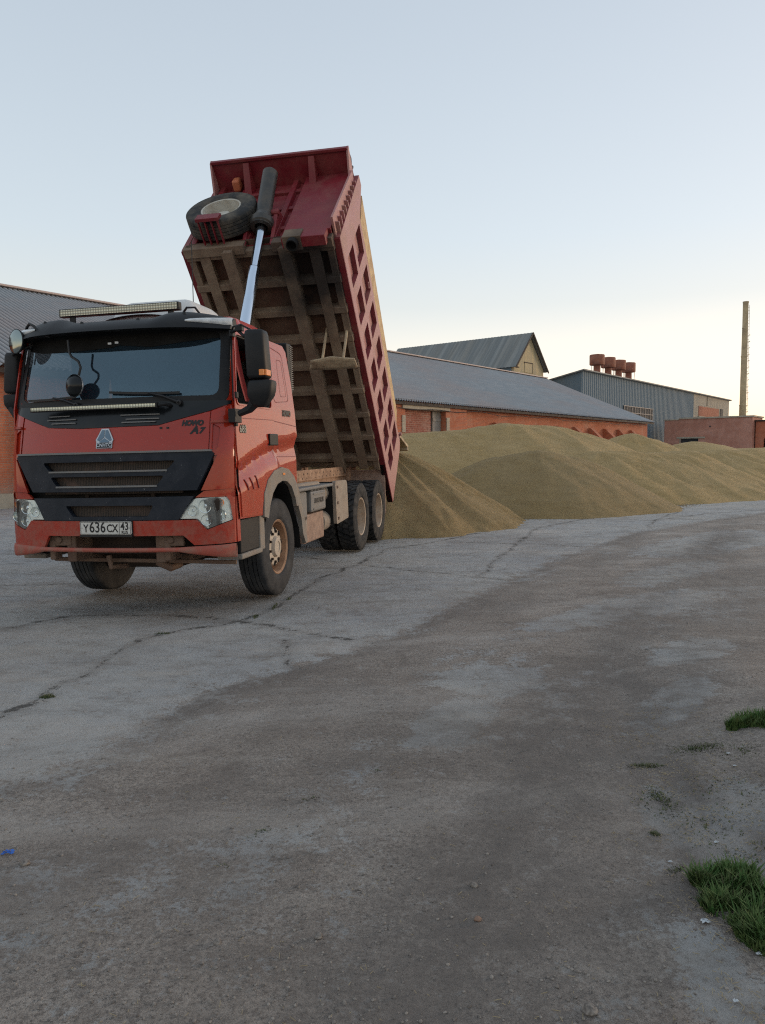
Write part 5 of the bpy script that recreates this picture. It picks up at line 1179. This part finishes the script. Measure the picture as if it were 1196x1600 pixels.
# slotted strip between shield and side
o = B(); o.box((1.16, 5.42, .02), (1.19, 5.72, 1.7)); 
for k in range(9): o.box((1.19, 5.44, .12 + k * .18), (1.245, 5.60, .145 + k * .18))
o.build('slotted_strip', MT['body_side'], fw)
o = B(); o.box((.44, 5.44, -.26), (1.1, 5.60, -.04)); hbx = o.build('heating_box', MT['body'], fw, bevel=.01)
o = B(); o.box((.46, 5.40, -.27), (.74, 5.62, -.03)); o.build('heating_inlet', MT['under'], hbx, bevel=.01)
o = B(); o.lathe([(.085, 0), (.085, .1), (.07, .1), (.07, .0)], (.62, 5.53, -.28), 'z', 20, -1); o.lathe([(.07, .01), (.001, .01)], (.62, 5.53, -.28), 'z', 20, -1); o.build('heating_pipe', MT['void'], hbx)
# left shelf under spare wheel
o = B(); o.box((-1.2, 5.40, -.14), (-.32, 5.47, .0)); o.build('wheel_shelf', MT['body'], fw, bevel=.01)
# cab guard canopy
o = B(); o.add([(-1.18, 5.52, 1.80), (1.18, 5.52, 1.80), (1.14, 6.02, 1.80), (-1.14, 6.02, 1.80), (-1.18, 5.5, 1.84), (1.18, 5.5, 1.84), (1.14, 6.04, 1.84), (-1.14, 6.04, 1.84)], [(0, 1, 2, 3), (7, 6, 5, 4), (0, 4, 5, 1), (1, 5, 6, 2), (2, 6, 7, 3), (3, 7, 4, 0)])
cg = o.build('cab_guard', MT['body'], dump, bevel=.006)
o = B(); o.box((-1.15, 6.0, 1.77), (1.15, 6.045, 1.845)); o.build('guard_lip', MT['body'], cg, bevel=.006)
for x in (-.55, .55):
    o = B(); o.add([(x - .06, 5.54, 1.5), (x + .06, 5.54, 1.5), (x + .05, 5.98, 1.76), (x - .05, 5.98, 1.76), (x - .06, 5.54, 1.80), (x + .06, 5.54, 1.80), (x + .05, 5.98, 1.80), (x - .05, 5.98, 1.80)], [(0, 1, 2, 3), (7, 6, 5, 4), (0, 4, 5, 1), (1, 5, 6, 2), (2, 6, 7, 3), (3, 7, 4, 0)]); o.build('guard_bracket', MT['body'], cg, bevel=.006)
for sg in (-1, 1):
    o = B(); o.prism([(5.50, 1.5), (6.02, 1.78), (6.045, 1.85), (5.5, 1.85)], sg * 1.15 - .015, sg * 1.15 + .015, 'yz'); o.build('guard_cheek', MT['body_side'], cg)
o = MB(); o.tube([bx(p) for p in ((1.12, 5.92, 1.85), (1.13, 5.89, 1.95), (1.13, 5.80, 2.0), (1.13, 5.72, 1.96), (1.12, 5.70, 1.85))], .012, 6); o.tube([bx((1.12, 5.66, 1.93)), bx((1.12, 5.66, 2.01))], .03, 8); o.build('tarp_hook', MT['ink'], cg)
o = B(); o.box((-.82, 5.60, 1.60), (-.70, 5.78, 1.78)); lm = o.build('work_lamp', M('lamp_orange', (.5, .16, .08), .5), cg, bevel=.03)
# tailgate lying out over the heap
TG = Vector((0, 8.92, 1.96)); o = MB()
gd = Vector((0, math.cos(R(-13)), math.sin(R(-13)))); gn = Vector((0, -gd.z, gd.y))
o.xf = lambda p: TG + Vector((p[0], 0, 0)) + gd * p[1] + gn * p[2]
o.box((-1.2, 0, -.03), (1.2, 1.15, .03)); o.box((-1.2, 1.05, -.10), (1.2, 1.15, -.031)); o.build('tailgate', MT['tan'], dump, bevel=.008)
o = MB()
for sg in (-1, 1):
    a = bx((sg * 1.22, .30, 1.30)); b_ = bx((sg * 1.22, .52, 1.46)); o.bar(a, TG + Vector((sg * 1.18, .05, .0)), .03, .06, (1, 0, 0)); o.bar(b_, TG + Vector((sg * 1.18, .02, .02)), .03, .05, (1, 0, 0)); o.tube([TG + Vector((sg * 1.1, 0, 0)), TG + Vector((sg * 1.26, 0, 0))], .035, 10)
o.build('tailgate_hinge', MT['body_side'], dump)
o = B(); o.box((-1.24, -.02, .0), (-1.14, .12, 1.3)); o.build('rear_post', MT['void'], dump); o = B(); o.box((1.14, .01, -.03), (1.24, 1.0, -.003)); o.build('rear_post', MT['void'], dump)
# rear mudguard sheet hung under the floor
o = B()
def mud(i, j): 
    x = .50 + .72 * i; s = 0; return (x, 3.72 + .10 * j + .05 * math.sin(i * 2.4), -.62 - .05 * (1 - j) + .09 * (i ** 6) * 0)
n1_ = 16
o.grid(n1_, 5, lambda i, j: (.50 + .78 * i + .07 * j * (1 - i), 3.60 + .28 * j * (1 - .3 * abs(i - .5) * 2), -.60 - .04 * math.sin(i * 3.14) - .07 * j))
msh = o.build('hanging_mudguard', MT['tan'], dump, smooth=50)
sd_ = msh.modifiers.new('solid', 'SOLIDIFY'); sd_.thickness = .025
o = MB(); 
for x in (.74, 1.08): o.tube([bx((x, 3.75, -.62)), bx((x, 3.95, -.02))], .022, 8)
o.build('mudguard_stay', MT['tan'], msh)
# spare wheel on the front wall
spM = Matrix.Translation(bx((-.63, wl(.48) + .17, .48))) @ Matrix(((0, 0, 1, 0), (0, 1, 0, 0), (-1, 0, 0, 0), (0, 0, 0, 1)))
q = Matrix((Vector((BU.x, BU.y, BU.z)), Vector((1, 0, 0)), BU.cross(Vector((1, 0, 0))))).transposed().to_4x4()
sw_ = wheel(0, 0, 0, 1, False, 'spare_wheel', rimm=MT['rim_grey']); sw_.matrix_basis = Matrix.Translation(bx((-.63, 5.50 + .19, .48))) @ q
for _c in sw_.children:
    if _c.name.startswith('tyre'):
        _n = tyre_mesh(1, True).build('tyre', M('spare_tyre_rubber', (.03, .031, .032), .75, spec=.2, dirt=(.20, .17, .13), damt=.6, dscale=4), None, smooth=40); _c.data = _n.data; bpy.data.objects.remove(_n)
o = B(); 
for k in range(4): o.box((-.80 + .1 * k, 5.52, -.12), (-.785 + .1 * k, 5.93, -.07))
o.box((-.82, 5.88, -.13), (-.46, 5.93, .03)); o.build('spare_cradle', MT['body'], fw, bevel=.004)
# hydraulic hoist
cyT, cyC = Vector((.045, 4.80, 5.93)), Vector((.06, 4.33, 4.99)); ax_ = (cyC - cyT).normalized()
cyB = Vector((.0, 2.50, 1.15)); 
hs_ = MB(); n_ = 32
def tubeprof(mb, a, d, prof, n=32):
    qd = d.to_track_quat('Z', 'Y'); mb.xf = lambda p: a + qd @ p; mb.lathe([(r, t) for r, t in prof], axis='z', n=n)
ax_ = (cyB - cyT).normalized(); Lc = (cyC - cyT).length
tubeprof(hs_, cyT, ax_, [(.001, 0), (.10, .0), (.118, .02), (.118, Lc * .80), (.125, Lc * .80), (.155, Lc * .87), (.178, Lc * .90), (.178, Lc * .98), (.16, Lc), (.165, Lc + .02), (.10, Lc + .02), (.095, Lc - .1), (.001, Lc - .1)])
hy = hs_.build('hoist_cylinder', MT['cyl'], truck, smooth=35)
r1 = MB(); tubeprof(r1, cyT, ax_, [(.070, Lc - .15), (.070, Lc + .75), (.074, Lc + .76), (.084, Lc + .77), (.084, Lc + 2.6), (.09, Lc + 2.62), (.09, (cyB - cyT).length)]); r1.build('hoist_rod', MT['chrome'], hy, smooth=35)
o = B(); 
for x in (-.22, .22): o.add([(x - .03, 5.45, -.1), (x + .03, 5.45, -.1), (x + .03, 5.72, .52), (x - .03, 5.72, .52), (x - .03, 5.45, .7), (x + .03, 5.45, .7)], [(0, 1, 2, 3), (3, 2, 5, 4), (0, 3, 4), (1, 5, 2), (0, 4, 5, 1)])
o.tube([(-.27, 5.68, .46), (.27, 5.68, .46)], .045, 12); o.build('hoist_trunnion', MT['body'], fw, bevel=.01)

# ------------------------------------------------------------------ ground clutter
def blades(name, label, spots, n, hgt, matn, cat, spread=.4, seed=1, kind='stuff', lean=.5):
    r3 = random.Random(seed); vs = []; fs = []
    for _ in range(n):
        cx, cy, rx, ry = r3.choice(spots); a = r3.random() * 6.28; q = math.sqrt(r3.random()); x, y = cx + rx * q * math.cos(a), cy + ry * q * math.sin(a)
        if noise.noise((x * 9, y * 9, 2)) < -.22: continue
        z = gheight(x, y) - .01; h = hgt * (.35 + r3.random() * .9) * (1.1 - q * .5); w_ = .0022 + r3.random() * .003; d = r3.random() * 6.28; lx, ly = math.cos(d) * h * lean * r3.random(), math.sin(d) * h * lean * r3.random(); px_, py_ = -math.sin(d) * w_, math.cos(d) * w_
        b0 = len(vs); vs += [(x - px_, y - py_, z), (x + px_, y + py_, z), (x + px_ * .8 + lx * .4, y + py_ * .8 + ly * .4, z + h * .6), (x - px_ * .8 + lx * .4, y - py_ * .8 + ly * .4, z + h * .6), (x + lx, y + ly, z + h)]
        fs += [(b0, b0 + 1, b0 + 2, b0 + 3), (b0 + 3, b0 + 2, b0 + 4)]
    me = bpy.data.meshes.new(name); me.from_pydata(vs, [], fs); me.materials.append(MT[matn]); o = bpy.data.objects.new(name, me); col.objects.link(o); return tag(o, label, cat, kind=kind)
def sp(px, py, rx, ry): 
    x, y = gp(px, py); return (x, y, rx, ry)
def gp(px, py):
    d = right * ((px - 598) / 1150) + fwd - up * ((py - 800) / 1150); t = -CAM_H / d.z; return d.x * t, d.y * t
blades('grass', 'green grass along the bottom right edge of the yard', [sp(1130, 1425, .07, .06), sp(1175, 1440, .10, .08), sp(1160, 1400, .10, .06), sp(1196, 1480, .06, .08), sp(1215, 1420, .1, .12), sp(1100, 1385, .05, .05), sp(1145, 1380, .12, .06), sp(1185, 1470, .07, .08)], 7500, .075, 'grass', 'grass', lean=1.1)
blades('grass', 'bushy green grass clump at the right edge, upper one', [sp(1172, 1150, .10, .06), sp(1200, 1152, .12, .08), sp(1150, 1156, .05, .03)], 2200, .08, 'grass', 'grass', seed=2, lean=.9)
blades('grass', 'thin pale dry stalks standing in the bottom right grass', [sp(1175, 1440, .12, .10), sp(1120, 1400, .08, .06), sp(1190, 1400, .1, .1)], 70, .11, 'drygrass', 'grass', seed=8, lean=.7)
blades('weeds', 'sparse trampled weeds on the grey patch at the right', [sp(1090, 1178, .14, .05), sp(1010, 1200, .1, .03), sp(1030, 1250, .05, .12), sp(1020, 1310, .03, .02), sp(1070, 1370, .06, .05), sp(1150, 1250, .25, .25), sp(1190, 1330, .2, .3), sp(1100, 1300, .15, .25), sp(1160, 1190, .2, .1), sp(1030, 1260, .12, .2), sp(1090, 1180, .2, .08)], 5200, .020, 'drygrass', 'weeds', seed=3, lean=1.3)
blades('weeds', 'small weed tufts in the dirt in the middle of the yard', [sp(490, 1246, .05, .02), sp(478, 1250, .03, .015), sp(410, 1298, .04, .02), sp(395, 1306, .03, .02), sp(350, 1352, .03, .02), sp(590, 1205, .03, .015)], 420, .016, 'drygrass', 'weeds', seed=4, lean=1.4)
blades('weeds', 'tiny weed tuft on the concrete at the left', [(-2.24, 4.79, .05, .03)], 160, .035, 'drygrass', 'weeds', seed=5)
blades('weeds', 'green weeds in the concrete cracks', [(-1.27, 7.2, .03, .1), (-1.15, 7.7, .02, .2), (-2.0, 6.55, .08, .03), (-1.05, 8.1, .03, .08)], 500, .03, 'drygrass', 'weeds', seed=6)

def pebbles(name, label, n, seed, size, region, matn):
    r3 = random.Random(seed); vs = []; fs = []
    ico = bmesh.new(); bmesh.ops.create_icosphere(ico, subdivisions=1, radius=1); iv = [v.co.copy() for v in ico.verts]; ifc = [tuple(v.index for v in f.verts) for f in ico.faces]; ico.free()
    k = 0; tries = 0
    while k < n and tries < n * 20:
        tries += 1; Yp = 1.5 + (region - 1.5) * r3.random() ** 1.7; x = (r3.random() * 1.15 - .55) * Yp * 1.08
        j = min(max(np.searchsorted(gx, x), 0), nx - 1); i = min(max(np.searchsorted(gy, Yp), 0), ny - 1)
        if dirt[i, j] < .45 and r3.random() > .12: continue
        if noise.noise((x * 1.3, Yp * 1.3, 5 + seed)) < -.05 and r3.random() > .25: continue
        s = size * (.35 + r3.random() ** 6 * 2.4); rot = Matrix.Rotation(r3.random() * 6.28, 3, 'Z'); sc_ = Vector((s * (.8 + .6 * r3.random()), s, s * (.45 + .3 * r3.random()))); z = gheight(x, Yp) + s * .15
        b0 = len(vs); vs += [tuple(rot @ Vector((v.x * sc_.x * (1 + .3 * r3.uniform(-1, 1)), v.y * sc_.y * (1 + .3 * r3.uniform(-1, 1)), v.z * sc_.z * (1 + .2 * r3.uniform(-1, 1)))) + Vector((x, Yp, z))) for v in iv]; fs += [tuple(b0 + q_ for q_ in f) for f in ifc]; k += 1
    me = bpy.data.meshes.new(name); me.from_pydata(vs, [], fs); me.materials.append(MT[matn]); o = bpy.data.objects.new(name, me); col.objects.link(o); return tag(o, label, 'gravel', kind='stuff')
pebbles('gravel', 'loose grit and small stones scattered over the dirt', 9000, 11, .0028, 9, 'stone')
pebbles('gravel', 'dense fine gravel in the dark wheel track across the foreground', 15000, 12, .0022, 6.5, 'stone')
r3 = random.Random(5); st_ = MB()
for _ in range(3200):
    Yp = 1.8 + 2.6 * r3.random() ** 1.4; x = (r3.uniform(-.45, .55) * Yp if r3.random() < .22 else 1.05 + .30 * (Yp - 2.0) * .6 + r3.gauss(.12, .17))
    if noise.noise((x * 5, Yp * 5, 1)) < -.05 and r3.random() > .15: continue
    a = r3.random() * 3.14; L = .003 + .010 * r3.random() ** 2; z = gheight(x, Yp) + .004
    st_.bar((x - L * math.cos(a), Yp - L * math.sin(a), z), (x + L * math.cos(a), Yp + L * math.sin(a), z + .003 * r3.random()), .0014, .001)
tag(st_.build('straw', MT['straw'], recalc=False), 'short straw and chaff bits on the dirt', 'straw', kind='stuff')
spill = MB(); rs = random.Random(9)
FOOT = [(0.0, 14.2), (.6, 14.3), (1.18, 14.7), (1.99, 15.6), (3.1, 17.7), (4.73, 18.0), (6.56, 18.8), (7.84, 20.4), (9.96, 22.9), (14.0, 27.0)]
vs = []; fs = []
for _ in range(9000):
    k = rs.randrange(len(FOOT) - 1); t = rs.random(); (xa, ya), (xb, yb) = FOOT[k], FOOT[k + 1]; d_ = abs(rs.gauss(0, .28)) ; nx_, ny2 = yb - ya, -(xb - xa); L_ = math.hypot(nx_, ny2)
    x = xa + (xb - xa) * t + nx_ / L_ * (d_ - .25); y = ya + (yb - ya) * t + ny2 / L_ * (d_ - .25); q = .006 + .006 * rs.random(); a = rs.random() * 6.28; z = gheight(x, y) + .006
    b0 = len(vs); vs += [(x + q * 1.8 * math.cos(a), y + q * 1.8 * math.sin(a), z), (x - q * math.sin(a) * .7, y + q * math.cos(a) * .7, z), (x - q * 1.8 * math.cos(a), y - q * 1.8 * math.sin(a), z), (x + q * math.sin(a) * .7, y - q * math.cos(a) * .7, z), (x, y, z + q * .9)]; fs += [(b0, b0 + 1, b0 + 4), (b0 + 1, b0 + 2, b0 + 4), (b0 + 2, b0 + 3, b0 + 4), (b0 + 3, b0, b0 + 4)]
spill.add(vs, fs); tag(spill.build('spilled_grain', MT['grain_shaded'], recalc=False), 'loose grains spilled on the concrete along the foot of the heaps', 'grain', kind='stuff')
def scrap(x, y, s, seed, mt_, label, cat, name, group=None):
    r3 = random.Random(seed); o = MB(); z = gheight(x, y) + .006; n = 6
    o.add([(x + s * (i - 2.5) / 2.5 + r3.uniform(-.2, .2) * s, y + s * .6 * (j - 2.5) / 2.5 + r3.uniform(-.2, .2) * s, z + r3.random() * s * .45 * (1 if 0 < i < 5 else .3)) for j in range(n) for i in range(n)], [(j * n + i, j * n + i + 1, (j + 1) * n + i + 1, (j + 1) * n + i) for j in range(n - 1) for i in range(n - 1) if r3.random() > .12])
    oo = o.build(name, mt_, recalc=False); sdm = oo.modifiers.new('solid', 'SOLIDIFY'); sdm.thickness = .0015; return tag(oo, label, cat, group)
scrap(-1.50, 2.81, .022, 3, MT['bluebit'], 'crumpled blue plastic scrap on the dirt at the left edge', 'litter', 'plastic_scrap')
scrap(1.06, 2.33, .014, 4, MT['litter'], 'white torn paper scrap below the bottom right grass', 'litter', 'paper_scrap')
for _px, _py, _s, _lb in ((1138, 1192, .009, 'white scrap just left of the upper grass clump'), (1148, 1212, .008, 'white scrap below the upper grass clump'), (1120, 1325, .009, 'pale scrap in the middle of the trampled grey patch'), (1186, 1498, .008, 'white scrap at the right edge below the grass'), (1150, 1570, .008, 'pale scrap in the chaff at the bottom right corner')):
    _x, _y = gp(_px, _py); scrap(_x, _y, _s, _px, MT['litter'], _lb, 'litter', 'paper_scrap')
scrap(1.08, 2.68, .008, 6, MT['litter'], 'small white paper scrap left of the right edge grass', 'litter', 'paper_scrap')
def stone(x, y, s, c, label, seed):
    r3 = random.Random(seed); bm = bmesh.new(); bmesh.ops.create_icosphere(bm, subdivisions=2, radius=s)
    for v in bm.verts: v.co *= 1 + .35 * noise.noise(v.co / s * 1.1 + Vector((seed, 0, 0))); v.co.z *= .6
    me = bpy.data.meshes.new('stone'); bm.to_mesh(me); bm.free(); me.materials.append(c); o = bpy.data.objects.new('stone', me); o.location = (x, y, gheight(x, y) + s * .3); col.objects.link(o); tag(o, label, 'stone')
redst = M('stone_reddish', (.22, .14, .10), .85)
def gp(px, py):
    d = right * ((px - 598) / 1150) + fwd - up * ((py - 800) / 1150); t = -CAM_H / d.z; return d.x * t, d.y * t
for px, py, s, c, lb_ in ((747, 1443, .013, redst, 'reddish brown stone in the dirt below the middle'), (741, 1387, .015, MT['stone'], 'grey flat stone above the reddish one'), (922, 1585, .022, MT['stone'], 'large grey stone at the bottom edge right of centre'), (498, 1465, .014, MT['stone'], 'grey stone in gravel near the bottom middle'), (40, 1350, .018, MT['stone'], 'grey stone just below the blue plastic scrap'), (340, 1476, .014, MT['stone'], 'small stone in dirt at the lower left')):
    x, y = gp(px, py); stone(x, y, s, c, lb_, int(px))
